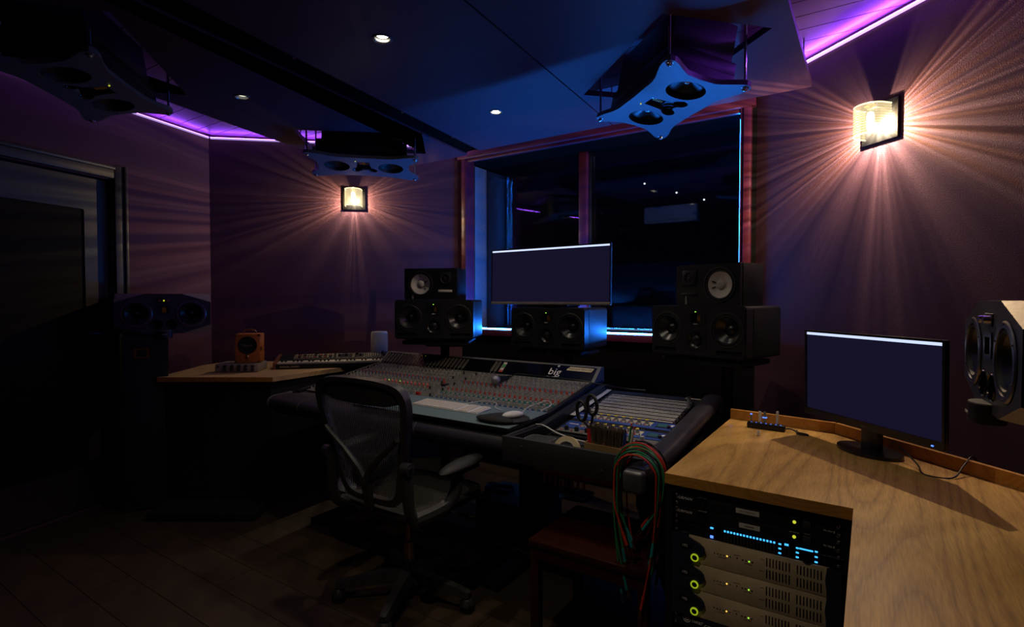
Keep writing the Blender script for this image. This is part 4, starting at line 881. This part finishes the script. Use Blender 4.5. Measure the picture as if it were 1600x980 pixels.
# meter bridge
mbz = [(.875, .898), (.985, .985), (1.02, .985), (1.03, .90)]
br = obj('meter_bridge', MB().prism(mbz, .006, CW - .004, XM), 'console_grey', co, smooth=0)
bs = math.atan2(.087, .11); bl = math.hypot(.087, .11)
def onb(x, t_, e_=.0): return (x, .875 + .11 * t_ - math.sin(bs) * e_, .898 + .087 * t_ + math.cos(bs) * e_)
obj('meter_glass', MB().box((0, 0, 0), (CW - .05, bl * .80, .003)), 'black_gloss', br, onb(CW / 2, .53, .001), (bs, 0, 0), smooth=0)
mtm = MB().plate(rrect(0, 0, .017, bl * .62, .006, 2), [rrect(0, 0, .011, bl * .56, .004, 2)], 0, .0012)
mme = None
for k_ in range(26):
    c_ = .045 + .0325 * k_ if k_ < 24 else (1.03 + .028 * (k_ - 24))
    if mme is None: o_ = obj('level_meter', mtm, 'print_dim', br, onb(c_, .55, .003), (bs, 0, 0), smooth=0); mme = o_.data
    else: o_ = inst('level_meter', mme, br, onb(c_, .55, .003), (bs, 0, 0))
    seg = MB()
    for q in range(9): seg.box((0, (q - 4) * bl * .058, .0006), (.006, bl * .025, .001))
    if k_ == 0: sgm = obj('meter_scale', seg, 'print_dim', br, onb(c_, .55, .003), (bs, 0, 0), smooth=0).data
    else: inst('meter_scale', sgm, br, onb(c_, .55, .003), (bs, 0, 0))
    obj('clip_led', MB().sphere((0, 0, 0), .0025, 6, 4), 'led_yellow' if k_ in (10, 11) else 'print_white', br, onb(c_, .85 if k_ in (10, 11) else .17, .003))
st_ = obj('colour_sticker', MB().box((0, 0, 0), (.03, bl * .62, .001)), 'print_dim', br, onb(1.10, .55, .003), (bs, 0, 0), smooth=0)
for t_, m_ in ((.78, 'label_paper'), (.62, 'green_plastic'), (.42, 'label_paper'), (.28, 'red')): obj('sticker_patch', MB().box((0, 0, 0), (.022, bl * .10, .001)), m_, br, onb(1.102, t_, .004), (bs, 0, 0), smooth=0)
text('logo_lettering', 'big', .075, onb(1.48, .52, .004), br, 'print_white', (bs, 0, 0), ext=.0005)
obj('logo_figure', MB().sphere((0, 0, 0), .008, 10, 6, (1, 1, .3)), 'print_white', br, onb(1.487, .86, .004), (bs, 0, 0))
for k_ in range(7): obj('logo_stroke', MB().box((0, 0, 0), (.009, .005, .001)), 'print_white', br, onb(1.445 + .012 * k_, .20 + .015 * abs(k_ - 2), .004), (bs, 0, .3 * k_), smooth=0)
tp = obj('paper_tape', MB().prism([(-.085, -.014), (.075, -.016), (.08, -.006), (.085, .014), (-.07, .016), (-.075, .008), (-.085, -.002)], 0, .0008), 'tape', br, onb(1.635, .76, .004), (bs, 0, 0), smooth=0)
text('tape_lettering', 'AUX2 BASS, MONITOR', .0145, (0, 0, .0012), tp, 'ink', (0, 0, 0))
# stand of the console
for x in (.25, CW - .2):
    lg = obj('leg', MB().rbox((x, .62, .31), (.08, .30, .60), .006), 'black_matte', co)
    obj('foot', MB().rbox((x, .55, .02), (.10, .80, .038), .006), 'black', co)
obj('floor_rail', MB().rbox((.95, .50, .035), (1.75, .07, .05), .006), 'black', co)
obj('floor_rail_edge', MB().box((.95, .463, .058), (1.75, .004, .006)), 'grey_metal', co, smooth=0)

# desk mat, keyboard, mouse pad, mouse
mt_ = thing('desk_mat', 'teal grey writing mat laid across the console arm rest', 'desk mat', CF(1.26, .19, .822), (R(1.5), 0, A))
obj('sheet', MB().rbox((0, 0, -.001), (1.0, .345, .016), .003), 'mat_teal', mt_); obj('edge_binding', MB().plate(rrect(0, 0, 1.006, .351, .006), [rrect(0, 0, .992, .338, .004)], -.009, .0065), 'black', mt_, smooth=0)
kb = thing('computer_keyboard', 'white full-size computer keyboard on the teal mat', 'keyboard', CF(1.27, .215, .834), (R(4), 0, A))
obj('base', MB().rbox((0, 0, 0), (.43, .118, .008), .003), 'white_plastic', kb)
ks = MB()
for r_ in range(6):
    for c_ in range(21):
        if c_ in (14, 18): continue
        if r_ == 0 and 3 < c_ < 9: continue
        ks.box((-.202 + .0202 * c_, -.048 + .0192 * r_, .005), (.0172, .0165, .004))
ks.box((-.202 + .0202 * 6, -.048, .005), (.098, .0165, .004)); stuff(obj('keys', ks, 'router_white', kb, smooth=0))
mp_ = thing('mouse_pad', 'black mouse pad with padded wrist rest at the right of the mat', 'mouse pad', CF(1.655, .13, .831), A)
obj('pad', MB().prism(circ(0, .015, .118, 30, .105), 0, .006), 'rubber', mp_)
obj('wrist_rest', MB().sphere((-.01, -.055, .010), .1, 20, 10, (1, .42, .17)), 'black_matte', mp_)
ms = thing('computer_mouse', 'white computer mouse on the black mouse pad', 'mouse', CF(1.685, .165, .838), A + R(-25))
obj('shell', MB().sphere((0, 0, .010), .03, 20, 12, (.95, 1.85, .62)), 'white_plastic', ms); obj('base', MB().prism(circ(0, 0, .024, 20, .048), -.001, .004), 'clear_plastic', ms)
cb = obj('mouse_cable', MB().tube(spline([CF(1.70, .21, .846), CF(1.67, .30, .85), CF(1.64, .40, .846), CF(1.69, .47, .866), CF(1.73, .44, .852), CF(1.735, .33, .845)]), .0022, 6), 'cable_white'); tag(cb, 'thin white cable curling from the mouse over the knobs', 'cable')
cb = obj('keyboard_cable', MB().tube(spline([CF(1.32, .28, .842), CF(1.38, .345, .852), CF(1.46, .35, .85), CF(1.49, .30, .84), CF(1.56, .26, .838)]), .0022, 6), 'cable_white'); tag(cb, 'thin white cable looping behind the keyboard', 'cable')
# microphone with cable
mc = thing('microphone', 'black handheld microphone with round silver grille lying on the console', 'microphone', CF(1.235, .66, cz(.66) + .044), A)
obj('grille', MB().sphere((0, 0, 0), .027, 18, 12), 'mic_grille', mc); obj('grille_band', MB().cyl((-.001, .012, 0), (-.0015, .022, 0), .0255, 18, .022), 'grey_metal', mc)
obj('handle', MB().cyl((-.0015, .02, 0), (-.012, .15, -.004), .021, 16, .0115), 'black', mc); obj('connector', MB().cyl((-.012, .15, -.004), (-.0135, .175, -.005), .010, 12), 'chrome', mc)
cb = obj('microphone_cable', MB().tube(spline([CF(1.221, .835, cz(.66) + .039), CF(1.26, .85, .925), CF(1.36, .86, .925), CF(1.5, .852, .925), CF(1.70, .845, .922), CF(1.80, .88, .905), CF(1.92, .955, .882), CF(2.02, .985, .878)]), .0035, 6), 'cable_black'); tag(cb, 'black cable running from the microphone along the meter bridge', 'cable')

# ------------------------------------------------------------------ outboard section right of the console
S0, S1 = 1.785, 2.40
ob = thing('outboard_bay', 'black sloped outboard bay with front tray at the right of the console', 'rack furniture', CF(0, 0, 0), A)
ss_ = math.atan2(.09, .65)
obj('body', MB().prism([(.22, .70), (.22, .745), (.98, .852), (1.03, .852), (1.03, .60), (.3, .62)], S0 + .02, S1 - .02, XM), 'black_matte', ob, smooth=0)
obj('left_cheek', MB().prism([(-.03, .705), (-.03, .805), (.24, .80), (.95, .895), (1.03, .885), (1.03, .60), (.25, .65)], S0 - .012, S0 + .022, XM), 'black', ob, smooth=0)
obj('right_cheek', MB().prism([(.0, .62), (.0, .80), (.24, .80), (.95, .87), (1.03, .86), (1.03, .05), (.4, .05)], S1 - .06, S1 - .01, XM), 'black', ob, smooth=0)
obj('tray_front', MB().rbox(((S0 + S1) / 2 - .02, -.03, .755), (S1 - S0 + .0, .018, .105), .002), 'console_dark', ob)
obj('tray_floor', MB().box(((S0 + S1) / 2, .10, .735), (S1 - S0 - .05, .25, .012)), 'black', ob, smooth=0)
obj('tray_side', MB().box((S0 - .005, .09, .755), (.016, .24, .105)), 'console_dark', ob, smooth=0)
for x, z in ((1.86, .775), (1.97, .765), (2.10, .785), (2.22, .74)): obj('screw', MB().cyl((x, -.042, z), (x, -.036, z), .004, 8), 'grey_metal', ob)
# right arm: long padded rail with end block
rail = spline([(-.12, .80), (.10, .805), (.35, .825), (.70, .865), (.93, .892), (1.0, .885), (1.03, .85)], 4)
mbr = MB(); n_ = 10; vs = []; fs = []
for i, p_ in enumerate(rail):
    for k_ in range(n_):
        a = 2 * PI * k_ / n_; vs.append((S1 - .015 + .045 * math.copysign(abs(math.cos(a)) ** .7, math.cos(a)), p_[0], p_[1] - .035 + .036 * math.copysign(abs(math.sin(a)) ** .7, math.sin(a))))
for i in range(len(rail) - 1):
    for k_ in range(n_): fs.append((i * n_ + k_, i * n_ + (k_ + 1) % n_, (i + 1) * n_ + (k_ + 1) % n_, (i + 1) * n_ + k_))
fs.append(tuple(range(n_))); fs.append(tuple(range(len(vs) - n_, len(vs)))[::-1])
obj('padded_rail', mbr.add(vs, fs), 'arm_leather', ob, smooth=60)
obj('rail_end_block', MB().rbox((S1 - .015, -.135, .757), (.078, .04, .078), .014, 3), 'grey_metal', ob)
def ons(x, t_, e_=.002): return (x, .30 + math.cos(ss_) * t_, .764 + math.sin(ss_) * t_ + e_)
GW = .4826; gx = (S0 + S1) / 2 - .012
obj('label_strip', MB().box((0, 0, 0), (.028, .46, .002)), 'panel_white', ob, ons(S0 + .040, .42, .016), (ss_, 0, 0), smooth=0)
obj('front_step', MB().box((gx, .285, .752), (GW + .03, .03, .022)), 'black', ob, smooth=0)
def sunit(name, label, t0, t1, cat='rack unit', group=None):
    p_ = ons(gx, t0, .006); return thing(name, label, cat, CF(p_[0], p_[1], p_[2]), (ss_, 0, A), group)
# grey dynamics unit at the front edge
t = sunit('compressor', 'silver strip of black knobs and red lights in front of the blue preamps', .0, .045); obj('faceplate', MB().rbox((0, .022, 0), (GW, .043, .006), .001), 'console_grey', t)
for k_ in range(8):
    x = -.2 + .052 * k_; obj('knob', MB().cyl((x, .024, .003), (x, .024, .022), .011, 12, .009), 'knob_dark' if k_ < 5 else 'knob_grey', t); obj('led', MB().sphere((x - .022, .014, .004), .004, 6, 4), 'red', t)
def preamp(label, t0):
    t = sunit('preamp', label, t0, t0 + .088, group='blue preamps in the outboard bay')
    obj('faceplate', MB().rbox((0, .044, 0), (GW, .087, .006), .001), 'gear_blue', t)
    for k_ in range(8):
        x = -.145 + .038 * k_
        obj('channel_frame', MB().box((x, .045, .0034), (.033, .04, .001)), 'panel_white', t, smooth=0)
        obj('gain_knob', MB().cyl((x - .006, .050, .003), (x - .006, .050, .022), .010, 12, .008), 'knob_grey', t); obj('knob_cap', MB().cyl((x - .006, .050, .022), (x - .006, .050, .024), .0078, 12), 'knob_yellow', t)
        obj('yellow_line', MB().box((x + .006, .068, .0036), (.024, .008, .001)), 'knob_yellow', t, smooth=0)
        for q in range(3): obj('button', MB().box((x - .010 + .010 * q, .030, .005), (.006, .006, .005)), ('red', 'knob_white', 'knob_dark')[q], t, smooth=0)
    obj('swoosh', MB().box((-.20, .05, .0036), (.05, .006, .001)), 'print_white', t, (0, 0, 0), (0, 0, .0), smooth=0)
    obj('meter_block', MB().box((.185, .046, .0034), (.05, .05, .001)), 'navy', t, smooth=0)
    for k_ in range(8): obj('meter', MB().box((.166 + .0055 * k_, .05, .0042), (.0022, .034, .001)), 'knob_teal', t, smooth=0)
    obj('output_knob', MB().cyl((.222, .03, .003), (.222, .03, .014), .008, 10), 'knob_dark', t); obj('maker_mark', MB().prism([(.212, .055), (.232, .05), (.236, .07), (.222, .064)], .003, .0038), 'print_white', t, smooth=0)
    for sx in (-1, 1): obj('rack_screw', MB().cyl((sx * .234, .02, .003), (sx * .234, .02, .008), .007, 10), 'chrome', t)
preamp('front blue eight channel preamp with yellow capped knobs, nearest the tray', .05)
t = sunit('blank_panel', 'black vented panel between the two blue preamps', .138, .17); obj('faceplate', MB().rbox((0, .0175, 0), (GW, .035, .005), .001), 'black', t)
for k_ in range(5): obj('vent_slot', MB().box((-.16 + .08 * k_, .0175, .003), (.06, .010, .001)), 'grey_metal' if k_ < 3 else 'black_gloss', t, smooth=0)
preamp('rear blue eight channel preamp with yellow capped knobs, next to the patch bays', .175)
for k_ in range(7):
    t = sunit('patch_bay', ('first', 'second', 'third', 'fourth', 'fifth', 'sixth', 'rearmost')[k_] + ' of seven patch bay rows counted from the blue preamps', .27 + .0475 * k_, .3, 'patch bay', 'patch bay rows')
    obj('faceplate', MB().rbox((0, .023, 0), (GW - .02, .0455, .006), .001), 'rack_black', t)
    for q in (.008, .036): obj('label_strip', MB().box((0, q, .0036), (GW - .05, .0105, .0012)), 'panel_white', t, smooth=0)
    jk = MB()
    for q in range(24): jk.cyl((-.205 + .0178 * q, .022, .002), (-.205 + .0178 * q, .022, .005), .0042, 8)
    stuff(obj('jack_row', jk, 'steel', t))
    for sx in (-1, 1): obj('rack_screw', MB().cyl((sx * .226, .02, .003), (sx * .226, .02, .008), .006, 10), 'chrome', t)
pp = thing('patch_plug', 'clear plug standing upright in the patch bay', 'plug', CF(*ons(2.31, .50, .012)), A); obj('body', MB().cyl((0, 0, 0), (0, 0, .05), .009, 12), 'clear_plastic', pp); obj('collar', MB().cyl((0, 0, .05), (0, 0, .056), .011, 12), 'steel', pp)
tq = tag(obj('tape_strip', MB().rbox((0, 0, 0), (.14, .02, .002), .0005, 1), 'tape', None, CF(2.31, .985, .8565), (0, 0, A)), 'strip of cream tape at the back of the outboard bay', 'tape')
# things in the tray
tz = .742
sc_ = thing('scissors', 'black handled scissors standing in the tray cup', 'scissors', CF(2.105, .115, .80), (R(-8), R(-12), A))
for sx, cx_, cz_ in ((-1, -.026, .125), (1, .022, .145)):
    obj('handle_ring', MB().tube([(cx_ + .021 * math.cos(a), .004 * sx, cz_ + .040 * math.sin(a)) for a in [2 * PI * i / 20 for i in range(21)]], .0075, 8), 'black', sc_)
    obj('handle_shank', MB().tube(spline([(cx_ * .9, .004 * sx, cz_ - .04), (0.004 * sx, .003 * sx, .055), (0, .002 * sx, .035)], 4), .006, 8), 'black', sc_)
    obj('blade', MB().prism([(-.007, .04), (.007, .04), (.004 * -sx, -.06)], -.001, .001, Matrix.Translation((0, .002 * sx, 0)) @ FRONT), 'steel', sc_, smooth=0)
cu = thing('tray_cup', 'cardboard cup holding brush, scissors and pens in the tray', 'cup', CF(2.20, .06, tz), A - R(4))
obj('wall', MB().plate(rrect(0, 0, .17, .085, .012), [rrect(0, 0, .162, .077, .010)], 0, .075), 'crate_wood', cu, smooth=50); obj('bottom', MB().prism(rrect(0, 0, .164, .079, .010), 0, .004), 'crate_wood', cu, smooth=0)
bh = thing('dust_brush', 'wide dark bristle brush standing in the cardboard cup', 'brush', CF(2.20, .055, .80), (R(6), R(4), A))
obj('ferrule', MB().rbox((0, 0, -.01), (.12, .03, .06), .006), 'walnut', bh)
bb = MB()
for k_ in range(260):
    x = random.uniform(-.058, .058); y = random.uniform(-.016, .016); bb.cyl((x, y, .012), (x * 1.12 + random.uniform(-.004, .004), y * 1.4, .085 + random.uniform(-.006, .006)), .0019, 4, .0012)
stuff(obj('bristles', bb, 'bristle', bh))
tr_ = thing('tape_roll', 'roll of cream tape lying in the tray beside the cup', 'tape roll', CF(2.03, .045, .768), (R(74), 0, A + R(8)))
obj('tape_ring', MB().lathe([(.038, -.012), (.055, -.012), (.055, .012), (.038, .012), (.038, -.012)], 32), 'tape', tr_); obj('core', MB().lathe([(.0385, -.0125), (.034, -.0125), (.034, .0125), (.0385, .0125)], 32), 'label_paper', tr_)
for k_, (x, y, m_, tx, ty, lb) in enumerate(((2.275, .07, 'cable_green', .10, .06, 'dark green pencil leaning in the cardboard cup'), (2.285, .045, 'label_paper', .20, -.02, 'pale pencil with red tip leaning right in the cup'), (2.12, .065, 'red', -.03, .03, 'red marker standing left of the brush'), (2.255, .08, 'gear_blue', .04, .1, 'blue pen standing behind the brush'))):
    pn = thing('pencil' if k_ < 2 else 'marker_pen', lb, 'pencil' if k_ < 2 else 'pen', CF(x, y, tz + .006), (-ty, tx, A)); hh = .145 if k_ < 2 else .115
    obj('barrel', MB().cyl((0, 0, 0), (0, 0, hh), .0045 if k_ < 2 else .008, 8), m_, pn)
    obj('tip', MB().cyl((0, 0, hh), (0, 0, hh + .012), .0042 if k_ < 2 else .0075, 8, .003), 'knob_red' if k_ < 2 else 'black', pn)
gm = thing('marker_pen', 'bright green capped marker poking out at the right end of the tray', 'pen', CF(2.31, .01, .80), (R(-15), R(25), A)); obj('barrel', MB().cyl((0, 0, -.06), (0, 0, .0), .009, 12), 'green_plastic', gm); obj('cap', MB().cyl((0, 0, .0), (0, 0, .035), .0115, 12, .0105), 'green_plastic', gm)
px_ = thing('plastic_tub', 'shallow clear plastic tub at the left end of the tray', 'tub', CF(1.90, .05, tz), A)
obj('wall', MB().plate(rrect(0, 0, .12, .09, .02), [rrect(0, 0, .114, .084, .018)], 0, .055), 'clear_plastic', px_, smooth=50); obj('bottom', MB().prism(rrect(0, 0, .116, .086, .018), 0, .003), 'clear_plastic', px_, smooth=0)
cb = obj('white_cable', MB().tube(spline([CF(1.79, .20, .812), CF(1.86, .15, .825), CF(1.95, .11, .812), CF(2.04, .10, .80), CF(2.10, .12, .79)]), .0035, 6), 'cable_white'); tag(cb, 'white cable crossing the tray towards the tape roll', 'cable')
cb = obj('black_cable', MB().tube(spline([CF(2.30, .10, .835), CF(2.38, .05, .812), CF(2.42, -.01, .81), CF(2.452, -.05, .76), CF(2.46, -.03, .66)]), .0035, 6), 'cable_black'); tag(cb, 'black cable crossing the padded rail into the gap beside the desk', 'cable')

# patch cables hung over the rail end
CL = [('cable_red', 'red'), ('cable_green', 'green'), ('cable_red', 'red'), ('cable_black', 'black'), ('cable_green', 'green'), ('cable_red', 'red'), ('cable_green', 'green'), ('cable_red', 'red'), ('cable_black', 'black'), ('cable_red', 'red'), ('cable_green', 'green'), ('cable_red', 'red'), ('cable_green', 'green'), ('cable_black', 'black'), ('cable_red', 'red')]
for k_, (m_, nm) in enumerate(CL):
    f_ = k_ / (len(CL) - 1); rr = .068 + .03 * f_ + random.uniform(-.003, .003); yy = -.045 - .085 * ((k_ * 7) % 15) / 15; cxs = 2.385 + random.uniform(-.006, .006)
    zl = random.uniform(.36, .60); zr = random.uniform(.36, .64); zc_ = .742 + .012 * f_
    rx = min(rr, .0875); pts = []
    pts.append((cxs - rx * random.uniform(.45, .75), yy - .01, zl)); pts.append((cxs - rx * .93, yy - .006, (zl + zc_) / 2)); 
    for a in range(180, -1, -30): pts.append((cxs + rx * math.cos(R(a)), yy, zc_ + .02 + rr * 1.08 * math.sin(R(a))))
    pts.append((cxs + rx * .9, yy - .004, (zr + zc_) / 2)); pts.append((cxs + rx * random.uniform(.4, .8), yy - .01, zr))
    ord_ = ('innermost', 'second', 'third', 'fourth', 'fifth', 'sixth', 'seventh', 'eighth', 'ninth', 'tenth', 'eleventh', 'twelfth', 'thirteenth', 'fourteenth', 'outermost')[k_]
    t = thing('patch_cable', '%s patch cable in the bundle over the rail end, %s%s' % (nm, ord_, ' loop' if k_ in (0, 14) else ' loop from the inside'), 'cable', CF(2.385, -.09, 0), A, 'patch cables hung over the rail end')
    P_ = [(x - 2.385, y + .09, z) for x, y, z in spline(pts, 4)]
    obj('lead', MB().tube(P_, .0032, 6), m_, t)
    for e0, e1 in ((P_[0], P_[2]), (P_[-1], P_[-3])):
        a_ = Vector(e0); d_ = (a_ - Vector(e1)).normalized()
        if d_.z > -.5: d_ = Vector((0, 0, -1))
        pg = obj('plug', MB().cyl(a_, a_ + d_ * .045, .0052, 8), 'cable_teal' if nm == 'green' else m_, t)
        obj('plug_tip', MB().cyl(a_ + d_ * .045, a_ + d_ * .078, .0024, 6), 'brass', pg)

# ------------------------------------------------------------------ below the bay
bt = thing('side_table', 'dark mahogany side table under the outboard bay', 'table', CF(1.958, -.124, 0), A)
obj('table_top', MB().rbox((.235, .20, .438), (.48, .42, .024), .004), 'mahogany', bt)
obj('apron', MB().rbox((.235, .012, .40), (.44, .018, .055), .002), 'mahogany', bt); obj('apron', MB().rbox((.235, .388, .40), (.44, .018, .055), .002), 'mahogany', bt)
for x in (.018, .452):
    for y in (.02, .38): obj('leg', MB().rbox((x, y, .213), (.036, .036, .426), .003), 'mahogany', bt)
pb_ = thing('connector_box', 'beige connector panel with hanging plugs below the tray', 'panel', CF(1.88, .075, .625), A)
obj('board', MB().rbox((.27, 0, .052), (.58, .012, .062), .002), 'panel_beige', pb_)
for k_ in range(8): obj('plug', MB().cyl((.03 + .026 * k_, -.002, .022), (.03 + .026 * k_, -.002, -.022), .006, 10), 'panel_beige', pb_)
for x, z in ((.01, .068), (.2, .068), (.5, .068), (.2, .035)): obj('screw', MB().cyl((x, -.008, z), (x, -.005, z), .003, 6), 'black', pb_)
obj('bracket', MB().box((.27, .06, .09), (.58, .12, .014)), 'black_matte', pb_, smooth=0)
wb_ = thing('plywood_box', 'low plywood topped black box on the floor under the console', 'box', CF(1.10, .62, 0), A)
obj('lid', MB().rbox((.22, .16, .205), (.44, .32, .018), .002), 'crate_wood', wb_); obj('body', MB().rbox((.22, .16, .098), (.42, .30, .19), .004), 'black_matte', wb_)
coil = []
for i in range(150):
    a = i / 150 * 2 * PI * 5.2; coil.append((.09 * math.cos(a) * (1 + .12 * math.sin(i * .31)), .06 * math.sin(a) * (1 + .1 * math.cos(i * .23)), .006 + .0002 * i + .003 * math.sin(i * .9)))
cc = thing('cable_coil', 'coil of grey cable on the plywood lid under the console', 'cable', CF(1.20, .75, .2155), A); obj('loop', MB().tube(coil, .0045, 6), 'cable_grey', cc); obj('tie', MB().tube([(.09 + .014 * math.cos(a), .0, .016 + .016 * math.sin(a)) for a in [2 * PI * i / 12 for i in range(13)]], .003, 6), 'cable_black', cc)

# ------------------------------------------------------------------ task chair
ch = thing('office_chair', 'graphite mesh-backed office chair facing the console', 'chair', (-.482, 2.48, 0), A)
hub = obj('hub', MB().lathe([(.0004, .06), (.045, .06), (.045, .10), (.036, .15), (.03, .175), (.0004, .176)], 20), 'graphite', ch)
for k_ in range(5):
    a = R(8 + 72 * k_); dx_, dy_ = math.cos(a), math.sin(a); px2, py2 = -dy_, dx_
    vs = []
    for r_, w_, z0, z1 in ((.03, .034, .075, .135), (.18, .028, .072, .115), (.315, .022, .066, .094), (.33, .016, .068, .088)):
        vs += [(dx_ * r_ + px2 * w_ * q, dy_ * r_ + py2 * w_ * q, z) for q, z in ((-1, z0), (1, z0), (.7, z1), (-.7, z1))]
    fs = [(4 * i + j, 4 * i + (j + 1) % 4, 4 * i + 4 + (j + 1) % 4, 4 * i + 4 + j) for i in range(3) for j in range(4)] + [(0, 1, 2, 3), (15, 14, 13, 12)]
    lg = obj('leg', MB().add(vs, fs), 'graphite', ch, smooth=40)
    c_ = Vector((dx_ * .315, dy_ * .315, .03)); ax = Vector((-dy_, dx_, 0))
    cs_ = obj('caster', MB().cyl(c_ + Vector((0, 0, .015)), c_ + Vector((0, 0, .045)), .010, 8), 'graphite', lg)
    for q in (-1, 1): obj('wheel', MB().cyl(c_ + ax * q * .006, c_ + ax * q * .022, .0295, 18), 'rubber', lg)
    obj('caster_hood', MB().lathe([(.001, .033), (.02, .031), (.031, .018), (.033, .0)], 14, Matrix.Translation(c_)), 'graphite', lg)
obj('gas_column', MB().cyl((0, 0, .17), (0, 0, .255), .024, 18), 'pole_tan', ch); obj('gas_piston', MB().cyl((0, 0, .255), (0, 0, .40), .0135, 16), 'pole_tan', ch)
me_ = obj('tilt_mechanism', MB().rbox((0, -.02, .415), (.16, .26, .06), .015), 'graphite', ch)
obj('tilt_lever', MB().cyl((.06, .10, .40), (.26, .12, .385), .006, 8), 'graphite', me_); obj('lever_tip', MB().rbox((.27, .12, .385), (.05, .02, .016), .005), 'rubber', me_)
# seat frame and mesh
so_ = rrect(0, .05, .52, .50, .13, 6); si = rrect(0, .05, .43, .41, .10, 6)
obj('seat_frame', MB().plate(so_, [si], .452, .478), 'graphite', ch)
sg = MB()
for k_ in range(34):
    y = .05 - .20 + .40 * k_ / 33; sg.box((0, y, .466), (.45, .0055, .003))
stuff(obj('seat_mesh', sg, 'mesh_grey', ch, smooth=0))
# back: shield-shaped frame leaning back
LEAN = R(9)
def bk_pt(x, z): return (x, -.205 - math.tan(LEAN) * (z - .50) - .05 * (1 - (x / .3) ** 2) * 0, z)
half = [(.0, .505), (.10, .508), (.155, .525), (.185, .57), (.205, .64), (.228, .73), (.252, .82), (.274, .90), (.281, .965), (.268, 1.012), (.225, 1.043), (.13, 1.058), (.0, 1.062)]
half = [(p_.x, p_.y) for p_ in spline([(a, b, 0) for a, b in half], 3)]
outer = half + [(-a, b) for a, b in half[-2:0:-1]]
def inset(x, z): 
    top = z > .95
    return (x * .86 if abs(x) > .02 else x, .505 + (z - .505) * .915 + .028)
inner = [inset(x, z) for x, z in outer]
BM = Matrix.Translation((0, -.205, .50)) @ Matrix.Rotation(LEAN, 4, 'X') @ Matrix.Translation((0, 0, -.50))
obj('back_frame', MB().plate(outer, [inner], -.016, .016, BM @ FRONT), 'graphite', ch)
obj('top_band', MB().plate([(x * .995, z) for x, z in outer if z > .93][::1], [], -.006, .012, BM @ FRONT) if 0 else MB().prism([(-.262, .975), (-.15, .95), (0, .945), (.15, .95), (.262, .975), (.245, 1.018), (.13, 1.042), (0, 1.046), (-.13, 1.042), (-.245, 1.018)], -.004, .006, BM @ FRONT), 'graphite', ch)
bmh = MB()
def width_at(z):
    best = 0
    for (x0, z0), (x1, z1) in zip(inner, inner[1:] + inner[:1]):
        if (z0 - z) * (z1 - z) <= 0 and z0 != z1: best = max(best, abs(x0 + (x1 - x0) * (z - z0) / (z1 - z0)))
    return best
zs_ = [.54 + .012 * i for i in range(36)]
for k_ in range(47):
    x = -.24 + .48 * k_ / 46; ok = [z for z in zs_ if width_at(z) >= abs(x)]
    if len(ok) > 1:
        tw_ = x * .0; a_, b_ = min(ok), max(ok)
        bmh.box((x, 0, (a_ + b_) / 2), (.0042, .002, b_ - a_), BM)
stuff(obj('back_mesh', bmh, 'mesh_grey', ch, smooth=0))
# Y-shaped spine with lumbar pad
for sx in (-1, 1):
    obj('spine_arm', MB().tube([BM @ Vector((sx * a, -.03, z)) for a, z in ((.0, .60), (.03, .66), (.11, .74), (.19, .80), (.222, .83))], [.020, .018, .014, .012, .012], 8), 'graphite', ch)
obj('spine', MB().rbox((0, -.03, .56), (.05, .025, .16), .01, 2, BM), 'graphite', ch)
obj('lumbar_pad', MB().sphere((0, 0, 0), .1, 16, 10, (1.15, .12, .5)), 'rubber', ch, tuple(BM @ Vector((0, .03, .66))), (LEAN, 0, 0))
for sx in (-1, 1):
    up_ = obj('upright', MB().tube(spline([(sx * .235, -.10, .43), (sx * .245, -.19, .45), (sx * .24, -.235, .52), (sx * .238, -.245, .62), (sx * .236, -.25, .70)], 4), .024, 10), 'graphite', ch)
    obj('pivot', MB().cyl((sx * .225, -.26, .70), (sx * .265, -.255, .70), .026, 14), 'graphite', up_)
    obj('bolt', MB().cyl((sx * .265, -.255, .70), (sx * .270, -.255, .70), .012, 10), 'steel', up_)
    aw = obj('arm_bracket', MB().tube(spline([(sx * .24, -.20, .475), (sx * .29, -.14, .50), (sx * .325, -.09, .53), (sx * .335, -.06, .58), (sx * .335, -.05, .655)], 4), [.034] * 8 + [.026] * 9, 10), 'graphite', ch)
    pd = obj('arm_pad', MB().sphere((0, 0, 0), .1, 20, 12, (.46, 1.45, .24)), 'rubber', ch, (sx * .335, -.015, .675), (R(3), 0, 0))
    obj('arm_plate', MB().rbox((sx * .335, -.02, .655), (.06, .18, .016), .006), 'graphite', aw)
obj('cross_yoke', MB().tube([(-.23, -.19, .47), (-.12, -.16, .445), (.12, -.16, .445), (.23, -.19, .47)], .022, 10), 'graphite', ch)
